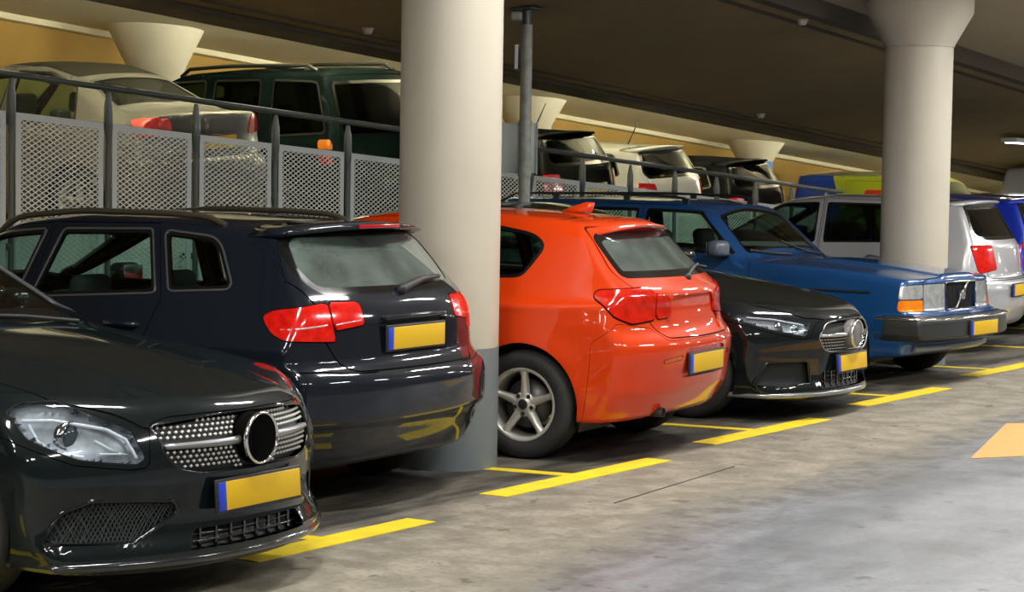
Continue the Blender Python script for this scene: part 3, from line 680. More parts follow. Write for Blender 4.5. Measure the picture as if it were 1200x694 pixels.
FL = np.array([1., -1., 1.])
class Car:
    def __init__(s, name, spec, loc, rz, paint_mat, label, cat='car', group=None, nv=120, du=.022, nend=50):
        s.spec = spec; s.sh = Shape(spec); s.root = empty(name, loc, rz); tag(s.root, label, cat, group); s.paint = paint_mat
        s.V, s.N, s.T = s.sh.mesh(nv, du, nend)
        s.V0n = len(s.V)
    # cut tools
    def cut(s, T, fld, thr=0.):
        used = np.zeros(len(s.V), bool); used[T.ravel()] = True
        val = np.full(len(s.V), .12); val[used] = fld(s.V[used]) - thr
        s.V, s.N, i, o = split(s.V, s.N, T, val)
        return i, o
    def emit(s, name, T, mat, sided=False, rim=.012, push=0., parent=None, label=None, pushdir=None):
        if not len(T): return []
        V, N, T = compact(s.V, s.N, T)
        if push: V = V - (N if pushdir is None else pushdir)*push
        if rim:
            g = rim_geo(V, N, T, rim)
            if g is not None: T = np.concatenate([T, g[2] + len(V)]); V = np.concatenate([V, g[0]]); N = np.concatenate([N, g[1]])
        Vm, Nm, Tm = V*FL, N*FL, T[:, ::-1]
        res = []
        if sided:
            for k, (a, b, c) in enumerate(((V, N, T), (Vm, Nm, Tm))):
                p = parent[k] if isinstance(parent, (list, tuple)) else parent
                res.append(link(name, npmesh(name, a, c, b), mat, p or s.root))
        else:
            p = parent[0] if isinstance(parent, (list, tuple)) else parent
            res.append(link(name, npmesh(name, np.concatenate([V, Vm]), np.concatenate([T, Tm + len(V)]), np.concatenate([N, Nm])), mat, p or s.root))
        if label:
            for r_ in res: r_['label'] = label
        return res
    def drop(s, fld, thr=0.):
        _, s.T = s.cut(s.T, fld, thr)
    def panel(s, name, fld, mat=None, sided=False, gap=.007, rim=.010, push=0., label=None):
        i, o = s.cut(s.T, fld, -gap/2)
        g, s.T = s.cut(o, fld, gap/2)
        r_ = s.emit(name, i, mat or s.paint, sided, rim, push, None, label)
        if len(g) and gap > 0:
            for q in s.emit('shut_line', g, M_GAP, sided, 0, .010, r_): q['kind'] = 'stuff'
        return r_
    def pane(s, name, fld, seal=.018, trim=None, sided=False, glass=None, trimw=.0, sealmat=None):
        """window: optional bright trim, black seal, then the glass"""
        o = s.T; t = None
        if trim:
            t, s.T = s.cut(s.T, fld, trimw); o = t
            i, t = s.cut(o, fld, 0.)
        else:
            i, s.T = s.cut(s.T, fld, 0.)
        gl, se = s.cut(i, fld, -seal)
        r_ = s.emit(name, gl, glass or M_GLASS, sided, 0, .004)
        s.emit('window_seal', se, sealmat or M_GLOSSBLACK, sided, .02, .0, r_)
        if t is not None: s.emit('window_trim', t, trim, sided, .012, -.003, r_)
        return r_
    def lamp(s, name, fld, mat, sided=True, gap=.006, push=0., rim=.02):
        return s.panel(name, fld, mat, sided, gap, rim, push)
    def arch(s, xs, r, zc, lip=.03):
        for x in xs:
            c = [(x + r*math.cos(a), zc + r*math.sin(a)) for a in np.linspace(0, 2*math.pi, 48, endpoint=False)]
            s.drop(field('side', c, -1, cond=lambda X, Y, Z: Y > .25))
            for sg in (1, -1):
                mb = MB(); n = 20; vs = []; fs = []
                for k in range(n + 1):
                    a = math.radians(-25 + 230*k/n); 
                    for y in (.36, s.spec['hw'] - .075): vs.append((x + (r + .012)*math.cos(a), sg*y, zc + (r + .012)*math.sin(a)))
                for k in range(n): fs.append((2*k, 2*k + 1, 2*k + 3, 2*k + 2))
                cidx = len(vs); vs.append((x, sg*.36, zc))
                for k in range(n): fs.append((2*k, 2*k + 2, cidx))
                mb.add(vs, fs, True); mb.build('wheel_well', M_BLACK, s.root)
    def underbody(s, zmax=.30):
        used = s.N[:, 2]
        val = np.where(s.V[:, 2] < zmax, used + .75, .5)
        s.V, s.N, i, s.T = split(s.V, s.N, s.T, val)
        s.emit('underbody', i, M_BLACK, False, 0)
    def finish(s, name='body_shell'):
        q = s.V[s.T]; s.emit('interior_lining', s.T[(q[:, :, 2].min(1) > .74) & (q[:, :, 0].max(1) < .95)], M_LINING, False, 0, .028)
        s.emit(name, s.T, s.paint, False, .012)
    # fittings
    def wheels(s, xs, r, width=.2, track=None, style='star5', rimr=.2, mat=None, hubmat=None):
        track = track or s.spec['hw'] - .03
        for x in xs:
            for sg in (1, -1):
                w_ = make_wheel(r, width, rimr, style, mat or M_ALLOY, s.root)
                w_.location = (x, sg*track, r); w_.rotation_euler = (0, random.uniform(0, .0), 0 if sg < 0 else math.pi)
                s.last_wheel = w_
    def plate(s, end, z, y=0, w_=.52, h=.11, tilt=0, frame=.012, off=.012):
        p = (s.sh.fore if end == 'front' else s.sh.aft)([y if y else .001], [z])[0]
        sg = 1 if end == 'front' else -1
        e = empty_part('license_plate', s.root)
        me = MB().rbox((0, 0, 0), (.014, w_ + 2*frame, h + 2*frame), .006).mesh('license_plate')
        o = link('license_plate', me, M_BLACK, s.root); bpy.data.objects.remove(e)
        o.location = (p[0] + sg*off, y, z); o.rotation_euler = (0, tilt*sg, 0 if sg > 0 else math.pi)
        b = .045
        link('yellow_face', MB().rbox((.0075, b/2, 0), (.004, w_ - b, h), .0015).mesh('yellow_face'), M_PLATE, o)
        link('blue_band', MB().rbox((.0075, -w_/2 + b/2, 0), (.004, b, h), .0015).mesh('blue_band'), M_PLATEBLUE, o)
        return o
    def seats(s, xf=.15, xr=-.75, zs=.28, top=1.02, wheel=True, dash=.72):
        hw = s.spec['hw']
        for sg in (1, -1):
            seat = MB()
            seat.rbox((xf + .05, sg*.36, zs + .12), (.52, .5, .2), .06)
            seat.rbox((xf - .26, sg*.36, zs + .43), (.16, .48, .62), .06, Matrix.Rotation(R(-14), 3, 'Y'))
            so = seat.build('front_seat', M_SEAT, s.root)
            h = MB(); h.rbox((xf - .36, sg*.36, top - .02), (.11, .27, .19), .05, Matrix.Rotation(R(-10), 3, 'Y'))
            for q in (-.06, .06): h.tube([(xf - .36, sg*.36 + q, top - .2), (xf - .36, sg*.36 + q, top - .05)], .007, 6)
            h.build('headrest', M_SEAT, so)
        rb = MB(); rb.rbox((xr + .05, 0, zs + .12), (.5, 1.25, .2), .06); rb.rbox((xr - .24, 0, zs + .40), (.16, 1.25, .58), .05, Matrix.Rotation(R(-18), 3, 'Y'))
        ro = rb.build('rear_seat', M_SEAT, s.root)
        for q in (-.38, .38):
            MB().rbox((xr - .34, q, top - .08), (.1, .26, .17), .04).build('headrest', M_SEAT, ro)
        MB().rbox((dash, 0, .80), (.36, 2*hw - .34, .22), .08).build('dashboard', M_CABIN, s.root)
        MB().box((0, 0, .26), (2.6, 2*hw - .3, .06)).build('cabin_floor', M_CABIN, s.root)
        if wheel:
            ax = Vector((-.9, 0, .42)).normalized(); u_ = Vector((0, 1, 0)); w2 = ax.cross(u_)
            c = Vector((xf + .30, .36, .84)); pts = [c + (u_*math.cos(a) + w2*math.sin(a))*.185 for a in np.linspace(0, 2*math.pi, 28, endpoint=False)]
            st = MB().tube(pts, .016, 8, True)
            for a in (0, math.pi, 1.5*math.pi): st.tube([c, c + (u_*math.cos(a) + w2*math.sin(a))*.18], .016, 6)
            st.tube([c, c - ax*.2], .03, 8); st.build('steering_wheel', M_CABIN, s.root)
    def strip(s, name, pts, r, mat, off=0., n=6, sides=(1, -1), parent=None):
        for sg in sides:
            MB().tube([(p[0], sg*(p[1]), p[2]) for p in pts], r, n).build(name, mat, parent or s.root)
    def side_line(s, name, path, r, mat, off=.0):
        P = np.array(path); xs = np.linspace(0, len(P) - 1, 24); X = np.interp(xs, range(len(P)), P[:, 0]); Z = np.interp(xs, range(len(P)), P[:, 1])
        q = s.sh.side(X, Z); n = s.sh.normal(q); q = q + n*off
        s.strip(name, q, r, mat)
    def handles(s, spots, mat=None):
        for x, z in spots:
            q = s.sh.side([x], [z])[0]
            for sg in (1, -1):
                h = MB(); h.tube([(x - .10, sg*(q[1] - .01), z), (x - .085, sg*(q[1] + .032), z + .003), (x + .085, sg*(q[1] + .034), z + .003), (x + .10, sg*(q[1] - .01), z)], [.012, .015, .015, .012], 8)
                h.build('door_handle', mat or s.paint, s.root)
    def mirrors(s, x, z, mat=None, w_=.2, h=.14, out=.13, sides=(1, -1)):
        q = s.sh.side([x], [z])[0]
        for sg in sides:
            m_ = MB(); m_.rbox((x, sg*(q[1] + out), z + .05), (.13, w_, h), .05, n=4)
            o = m_.build('door_mirror', mat or s.paint, s.root)
            MB().rbox((x - .066, sg*(q[1] + out), z + .05), (.006, w_ - .03, h - .03), .003).build('mirror_glass', M_REFLECT, o)
            MB().tube([(x + .01, sg*(q[1] - .04), z - .02), (x, sg*(q[1] + out*.6), z + .01)], .028, 8).build('mirror_arm', M_BLACK, o)
    def wiper(s, base, tip, r=.012, name='wiper'):
        b, t = Vector(base), Vector(tip); mb = MB(); mb.tube([b, b*.5 + t*.5 + Vector((0, 0, .015)), t], [r*1.3, r, r*.5], 8); mb.rbox(b, (.05, .06, .05), .02)
        return mb.build(name, M_BLACK, s.root)

def empty_part(name, parent): return empty(name, parent=parent)

WHEELS = {}
def make_wheel(r, width, rimr, style, mat, parent):
    key = (r, width, rimr, style, mat.name)
    if key not in WHEELS:
        hw = width/2; d = {}
        # local y = axle; outer face at -y
        pr = [(rimr, hw*.80), (rimr + .012, hw*.92), (r - .05, hw), (r - .02, hw*.93), (r - .004, hw*.75), (r, hw*.4), (r, -hw*.4), (r - .004, -hw*.75), (r - .02, -hw*.93), (r - .05, -hw), (rimr + .012, -hw*.92), (rimr, -hw*.80)]
        t = MB().lathe(pr, 'y', 48)
        for g in (-.5, -.17, .17, .5): t.lathe([(r + .0005, hw*(g - .05)), (r + .003, hw*g), (r + .0005, hw*(g + .05))], 'y', 48)
        d['tire'] = (t.mesh('tire'), M_TIRE)
        b = MB().lathe([(rimr + .004, hw*.88), (rimr - .006, hw*.90), (rimr - .016, hw*.82), (rimr - .022, hw*.5), (rimr - .03, -hw*.7), (rimr + .004, -hw*.85)], 'y', 48)
        d['rim'] = (b.mesh('rim'), mat)
        d['brake_disc'] = (MB().lathe([(.0, .0), (rimr*.68, .0), (rimr*.68, -.02), (0, -.02)], 'y', 32).mesh('brake_disc'), M_DARKALLOY)
        sp = MB()
        n = 5 if style in ('star5', 'double5') else 10 if style == 'multi' else 7
        def blade(mb, a0, w0, w1, zo=0.):
            c, s_ = math.cos(a0), math.sin(a0); rows = []
            for t_ in np.linspace(0, 1, 6):
                rr = .05 + (rimr - .016 - .05)*t_; ww = w0 + (w1 - w0)*t_; ww += .012*max(0, (t_ - .8)/.2)**2
                h = hw*(.62 + .16*t_ - .06*math.sin(math.pi*t_))
                for q, dh in ((-1, -.03), (-.8, -.004), (-.25, .006), (.25, .006), (.8, -.004), (1, -.03)):
                    x_, z_ = rr*c - q*ww*s_, rr*s_ + q*ww*c; rows.append((x_, -(h + dh), z_))
            fs = [(i*6 + j, i*6 + j + 1, i*6 + j + 7, i*6 + j + 6) for i in range(5) for j in range(5)]
            mb.add(rows, fs, True)
        d['spokes'] = []
        for k in range(n):
            a0 = math.pi/2 + 2*math.pi*k/n; s1 = MB()
            if style == 'star5': blade(s1, a0, .03, .017)
            elif style == 'double5':
                blade(s1, a0 - .13, .014, .012); blade(s1, a0 + .13, .014, .012)
            else: blade(s1, a0, .022 if n == 7 else .014, .014)
            d['spokes'].append(s1.mesh('spoke'))
        hb = MB().lathe([(.074, hw*.45), (.072, hw*.60), (.06, hw*.66), (.036, hw*.66), (.034, hw*.70), (.0, hw*.71)], 'y', 24)
        d['hub'] = (hb.mesh('hub'), mat)
        d['hub_cap'] = (MB().lathe([(.031, hw*.66), (.030, hw*.73), (.022, hw*.755), (0, hw*.755)], 'y', 24).mesh('hub_cap'), M_BLACK)
        bt = MB()
        for k in range(5):
            a = math.pi/2 + math.pi/5 + 2*math.pi*k/5; bt.lathe([(.013, hw*.5), (.013, hw*.68), (.009, hw*.69), (0, hw*.66)], 'y', 8, (.056*math.cos(a), 0, .056*math.sin(a)))
        d['wheel_bolts'] = (bt.mesh('wheel_bolts'), M_BLACK)
        WHEELS[key] = d
    d = WHEELS[key]
    o = link('wheel', d['rim'][0], d['rim'][1], parent)
    for k in ('tire', 'brake_disc', 'hub', 'hub_cap', 'wheel_bolts'): link(k, d[k][0], d[k][1], o)
    for me in d['spokes']: link('spoke', me, mat, o)
    return o
# ---------------------------------------------------------------- the cars of the front row
def place(n): x, y, a = POSE[n]; return (x, y, 0), R(a)
def top_poly(pts): return field('top', pts, .04, cond=lambda x, y, z: z > .6)

def spoiler(c, x0, x1, z0s, zt, hw_, thick=.03, mat=None, name='roof_spoiler', drop=.03, sweep=.12):
    """lip over the rear window: x0 front edge on the roof, x1 trailing edge"""
    n = 21; V, Fc = [], []
    for i in range(n):
        y = -hw_ + 2*hw_*i/(n - 1); q = abs(y)/hw_
        xs0 = x0 + sweep*.4*q*q; xs1 = x1 + sweep*q**2.5; d = drop*q**2.2
        zr_ = c.sh.up([xs0], [y])[0][2]
        V += [(xs0, y, zr_ + .002), ((xs0 + xs1)/2, y, (zr_ + zt - d)/2 + .004), (xs1, y, zt - d), (xs1 + .004, y, zt - d - thick*.6), (xs1 + .05, y, zt - d - thick), (x1 + (x0 - x1)*.55, y, z0s - d)]
    for i in range(n - 1):
        for j in range(6):
            a, b = i*6 + j, i*6 + (j + 1) % 6; Fc.append((a, b, b + 6, a + 6))
    Fc += [tuple(range(6))[::-1], tuple(range((n - 1)*6, n*6))]
    mb = MB(); mb.add(V, Fc, True); return mb.build(name, mat or c.paint, c.root)

def wrap_strip(c, name, path, ref, r, mat):
    """thin bar lying on the rear corner surface along a (u, z) path"""
    P = np.array(path); t = np.linspace(0, len(P) - 1, 12); U = np.interp(t, range(len(P)), P[:, 0]); Z = np.interp(t, range(len(P)), P[:, 1]); pts = []
    for u, z in zip(U, Z):
        ys = np.linspace(.05, c.spec['hw'], 90); q = c.sh.aft(ys, np.full(90, z)); pts.append(q[np.argmin(np.abs(q[:, 1] + (q[:, 0] - ref) - u))])
    for sg in (1, -1): MB().tube([(a[0], sg*a[1], a[2]) for a in pts], r, 6).build(name, mat, c.root)

def exhaust(c, x, y, z, r=.03):
    MB().lathe([(r, -.12), (r, 0), (r - .006, .002), (r - .006, -.1)], 'x', 16, (x, y, z)).build('exhaust_pipe', M_DARKALLOY, c.root)

def build_audi():
    loc, rz = place('audi')
    c = Car('hatchback_car', B_AUDI, loc, rz, paint('blue_black', (.008, .011, .017), .0, .28), 'dark blue-black five-door hatchback parked tail out beside the near column')
    c.arch((1.29, -1.29), .345, .32)
    c.pane('front_door_window', field('side', [(-.17, 1.335), (.14, 1.305, .08), (.78, 1.03), (.76, .985), (-.12, .995)], .02), .016, M_SATIN, True, trimw=.009)
    c.pane('rear_door_window', field('side', [(-.29, 1.338), (-.865, 1.352), (-1.015, 1.05), (-.23, 1.0)], .02), .016, M_SATIN, True, trimw=.009)
    c.pane('quarter_window', field('side', [(-.955, 1.348), (-1.30, 1.322, .08), (-1.475, 1.085, .05), (-1.10, 1.062)], .025), .016, M_SATIN, True, trimw=.009)
    c.pane('windshield', top_poly([(.95, -.5), (.82, .60), (.27, .50), (.20, -.5)]), .03)
    c.pane('rear_window', field('rear', [(-.3, 1.37), (.53, 1.37, .05), (.605, 1.335, .05), (.665, 1.18, .06), (.61, 1.065, .06), (-.3, 1.058)], .02, cond=c.sh.onrear()), .035, glass=M_GLASSR)
    rf = -2.05
    c.lamp('taillight', field('rwrap', [(1.15, .965), (1.07, .995), (.72, 1.032), (.66, .843), (1.03, .852, .03), (1.11, .885, .04)], .02, ref=rf), M_RED, push=-.006)
    c.lamp('inner_taillight', field('rwrap', [(.708, 1.033), (.47, 1.03, .04), (.435, .918, .02), (.672, .895)], .012, ref=rf), M_RED, push=-.006)
    wrap_strip(c, 'reversing_strip', [(1.03, .905), (.72, .925)], rf, .007, M_CLEAR); wrap_strip(c, 'reversing_strip', [(.665, .925), (.46, .942)], rf, .007, M_CLEAR)
    c.panel('plate_recess', field('rear', [(-.5, .925), (.31, .925), (.30, .765), (-.5, .765)], .02), gap=.0, rim=.0, push=.018)
    c.panel('tailgate', field('rear', [(-.3, 1.395), (.58, 1.39), (.72, 1.18), (.67, 1.045), (.665, .86), (.565, .70, .07), (-.3, .695)], .03, cond=c.sh.onrear()), gap=.008)
    c.panel('rear_bumper', field('rwrap', [(-.5, .692), (.56, .692), (.80, .705), (1.36, .71), (1.42, .64), (1.42, .1), (-.5, .1)], .02, ref=-2.1), gap=.006)
    c.panel('rear_door', field('side', [(-.22, 1.375), (-.90, 1.385), (-1.07, 1.02), (-1.0, .72, .12), (-.86, .30), (-.16, .30), (-.20, .98)], .03), sided=True)
    c.panel('front_door', field('side', [(-.20, 1.375), (.12, 1.345), (.84, 1.0), (.90, .60), (.86, .30), (-.14, .30), (-.16, .98)], .03), sided=True)
    c.panel('hood', top_poly([(2.02, -.5), (1.98, .4), (1.75, .66), (1.0, .70), (.90, .6), (1.0, -.5)]))
    c.underbody(.34); c.finish()
    c.wheels((1.29, -1.29), .316, .2, .775, 'multi', .21)
    c.seats(.12, -.72); c.plate('rear', .842, 0, off=.004); c.handles([(-.02, .87), (-.88, .89)]); c.mirrors(.62, .97)
    s_ = spoiler(c, -1.50, -1.83, 1.362, 1.398, .60)
    MB().rbox((-1.832, 0, 1.386), (.012, .36, .018), .004).build('high_brake_light', M_REDD, c.root)
    w_ = c.wiper((-1.985, 0.02, 1.075), (-1.93, -.42, 1.125), .02, 'rear_wiper')
    for sg in (1, -1):
        x = np.linspace(.25, -1.28, 20); q = c.sh.up(x, np.full(20, .545)); pts = [(a, sg*b, z + .035 - .035*max(0, abs(t - .5)*2 - .86)/.14) for (a, b, z), t in zip(q, np.linspace(0, 1, 20))]
        MB().tube(pts, .016, 8).build('roof_rail', M_SATIN if False else pm('dark_rail', (.10, .085, .055), .4, .6), c.root)
    MB().rbox((-1.6, 0, .34), (.7, 1.2, .16), .05).build('silencer', M_BLACK, c.root)
    # badge of four rings on the tailgate is hidden by the lamp glare; lock lip above the plate
    MB().rbox((-2.052, 0, .945), (.03, .56, .022), .008).build('handle_strip', c.paint, c.root)
    return c

def build_bmw():
    loc, rz = place('bmw')
    c = Car('hatchback_car', B_BMW, loc, rz, pm('paint_orange_red', (.58, .040, .002), .42, .0, 1.0, .10, (1.6, .3, (.52, .032, .002)), coat_rough=.02), 'bright orange-red hatchback parked tail out beside the near column')
    c.arch((1.345, -1.345), .355, .325)
    c.pane('quarter_window', field('side', [(-.62, 1.36), (-1.05, 1.345), (-1.28, 1.31, .08), (-1.385, 1.24, .06), (-1.27, 1.05, .05), (-.62, 1.02)], .02), .02, None, True)
    c.pane('front_door_window', field('side', [(-.56, 1.36), (.1, 1.33, .08), (.72, 1.03), (.70, .985), (-.56, 1.015)], .02), .02, None, True)
    c.pane('windshield', top_poly([(.85, -.5), (.72, .60), (.17, .50), (.10, -.5)]), .03)
    c.pane('rear_window', field('rear', [(-.3, 1.325), (.50, 1.32, .05), (.565, 1.29, .04), (.625, 1.08, .04), (.60, 1.062), (-.3, 1.055)], .02, cond=c.sh.onrear()), .04, glass=M_GLASSR)
    rf = -2.06
    tl = [(1.10, .955), (1.05, 1.0, .03), (.60, 1.012, .05), (.535, .985), (.55, .82), (.80, .80), (.97, .845)]
    c.lamp('taillight', field('rwrap', tl, .025, ref=rf), M_REDO, gap=.010, push=-.008)
    c.lamp('inner_taillight', field('rwrap', [(.525, .975), (.36, .95, .03), (.35, .83, .03), (.54, .822)], .012, ref=rf), M_REDO, push=-.008)
    wrap_strip(c, 'lamp_stripe', [(.98, .965), (.60, .975)], rf, .006, M_RED); wrap_strip(c, 'lamp_stripe', [(.90, .87), (.62, .89)], rf, .006, M_CLEAR)
    c.panel('bumper_reflector', field('rwrap', [(.56, .592), (.33, .612), (.33, .585), (.56, .567)], .006, ref=-2.13), M_REDD, True, gap=.003)
    c.panel('plate_recess', field('rear', [(-.5, .645), (.30, .645, .04), (.32, .475, .04), (-.5, .475)], .02), gap=.0, rim=0, push=.012)
    c.panel('tailgate_recess', field('rear', [(-.5, .955), (.30, .955, .04), (.41, .80), (.37, .735, .03), (-.5, .728)], .02), gap=0, rim=.0, push=.012)
    c.panel('tailgate', field('rear', [(-.3, 1.36), (.54, 1.35), (.655, 1.10), (.64, 1.02), (.545, .98), (.555, .80), (.46, .715, .05), (-.3, .705)], .03, cond=c.sh.onrear()), gap=.008)
    c.panel('rear_bumper', field('rwrap', [(-.5, .70), (.47, .70), (.64, .775), (.98, .81), (1.18, .70), (1.24, .1), (-.5, .1)], .02, ref=-2.1), gap=.003)
    c.panel('front_door', field('side', [(-.58, 1.40), (.1, 1.37), (.80, 1.0), (.86, .6), (.82, .30), (-.60, .30), (-.72, .6), (-.62, 1.0)], .03), sided=True)
    c.panel('hood', top_poly([(2.02, -.5), (1.98, .4), (1.75, .66), (.95, .70), (.82, .6), (.92, -.5)]))
    c.underbody(.34); c.finish()
    c.wheels((1.345, -1.345), .318, .205, .782, 'star5', .212)
    c.seats(.05, -.72); c.plate('rear', .553, 0, off=.002); c.handles([(-.45, .86)]); c.mirrors(.55, .97)
    spoiler(c, -1.45, -1.76, 1.328, 1.362, .50, .022, drop=.05)
    # shark-fin aerial
    fin = MB(); P = [(-1.14, 0), (-1.36, .008), (-1.385, .07), (-1.33, .072), (-1.22, .035)]
    zf = c.sh.up([-1.25], [0.])[0][2] - .006
    fin.prism(P, lambda p: (p[0], -.028 if p[1] < .02 else -.008, zf + p[1]), lambda p: (p[0], .028 if p[1] < .02 else .008, zf + p[1]), True); fin.build('shark_fin_aerial', c.paint, c.root)
    c.wiper((-1.985, -.05, 1.05), (-1.93, -.36, 1.12), .014, 'rear_wiper')
    exhaust(c, -1.93, .42, .275, .028)
    MB().rbox((-1.6, 0, .30), (.7, 1.2, .12), .05).build('silencer', M_BLACK, c.root)
    return c

def net_bars(c, poly, ref, du, dz, depth, r, name, mat, slant=.5):
    """lattice of thin bars behind a fwrap opening, on both sides"""
    P = fillet(poly, .02); lo, hi = P.min(0), P.max(0)
    for sg in (1, -1):
        mb = MB()
        for s_ in (1, -1):
            for k in np.arange(-8, 60):
                pts = []
                for t in np.linspace(0, 1, 40):
                    z = lo[1] + (hi[1] - lo[1])*t; u = lo[0] + k*du + s_*slant*(z - lo[1])
                    if sdpoly(np.array([[u, z]]), P)[0] < -.004: pts.append((u, z))
                if len(pts) > 1:
                    for a in (pts[0], pts[-1]): pass
                    Q = []
                    for u, z in (pts[0], pts[len(pts)//2], pts[-1]):
                        # find the surface point with y + (ref - x) = u
                        ys = np.linspace(.05, c.spec['hw'], 60); q = c.sh.fore(ys, np.full(60, z)); uu_ = q[:, 1] + (ref - q[:, 0]); j = np.argmin(np.abs(uu_ - u)); n_ = c.sh.normal(q[j:j + 1])[0]; Q.append(q[j] - n_*depth)
                    mb.tube([(a[0], sg*a[1], a[2]) for a in Q], r, 4, cap=False)
        o = mb.build(name, mat, c.root); o['kind'] = 'stuff'

def headlight(c, poly, ref, projector, drl, bowl=.04):
    f = field('fwrap', poly, .02, ref=ref)
    i, o = c.cut(c.T, f, -.003); g, c.T = c.cut(o, f, .003)
    D0 = np.array([.86, .46, .20])
    r_ = c.emit('headlight', i, M_BOWL, True, .0, bowl, pushdir=D0)
    c.emit('lamp_wall', i, M_DARKALLOY, True, bowl, .004, r_) if False else None
    V, N, T = compact(c.V, c.N, i); gq = rim_geo(V, N, T, bowl, D0)
    for k, par in enumerate(r_):
        m_ = FL if k else np.ones(3); me = npmesh('lamp_wall', gq[0]*m_, gq[2] if not k else gq[2][:, ::-1]); link('lamp_wall', me, M_BOWL, par)
    c.emit('lens_cover', i, M_LENS, True, 0, 0, r_); c.emit('shut_line', g, M_GAP, True, 0, .002, r_)
    def pt(u, z, dep):
        ys = np.linspace(.05, c.spec['hw'], 90); q = c.sh.fore(ys, np.full(90, z)); uu_ = q[:, 1] + (ref - q[:, 0]); j = np.argmin(np.abs(uu_ - u)); return q[j] - c.sh.normal(q[j:j + 1])[0]*dep
    for k, par in enumerate(r_):
        sg = (1, -1)[k]
        for (u, z, rad) in projector:
            q = pt(u, z, .042); q = (q[0], sg*q[1], q[2])
            MB().lathe([(0, .022), (rad*.5, .018), (rad*.82, .006), (rad*.88, 0)], 'x', 24, q).build('projector_lens', M_PROJ, par)
            MB().lathe([(rad*.9, -.02), (rad*1.0, .010), (rad*1.10, .010), (rad*1.16, -.03)], 'x', 24, q).build('projector_ring', M_REFLECT, par)
        for path, rr in drl:
            q = [pt(u, z, .014) for u, z in path]; MB().tube([(a[0], sg*a[1], a[2]) for a in q], rr, 8).build('light_strip', M_DRL, par)
    return r_

def emblem_disc(c, z, r, y=0, rough_mat=None, out=.004):
    p = c.sh.fore([.001], [z])[0]; e = MB().lathe([(0, .014), (r*.86, .014), (r*.94, .008), (r*.94, -.06)], 'x', 40, (p[0] + out, 0, z)).build('emblem_disc', rough_mat or M_GLOSSBLACK, c.root)
    MB().lathe([(r*.86, .0), (r*.87, .020), (r*.92, .022), (r*.96, .016), (r*.965, .006)], 'x', 40, (p[0] + out, 0, z)).build('chrome_ring', M_CHROME, e)
    return e

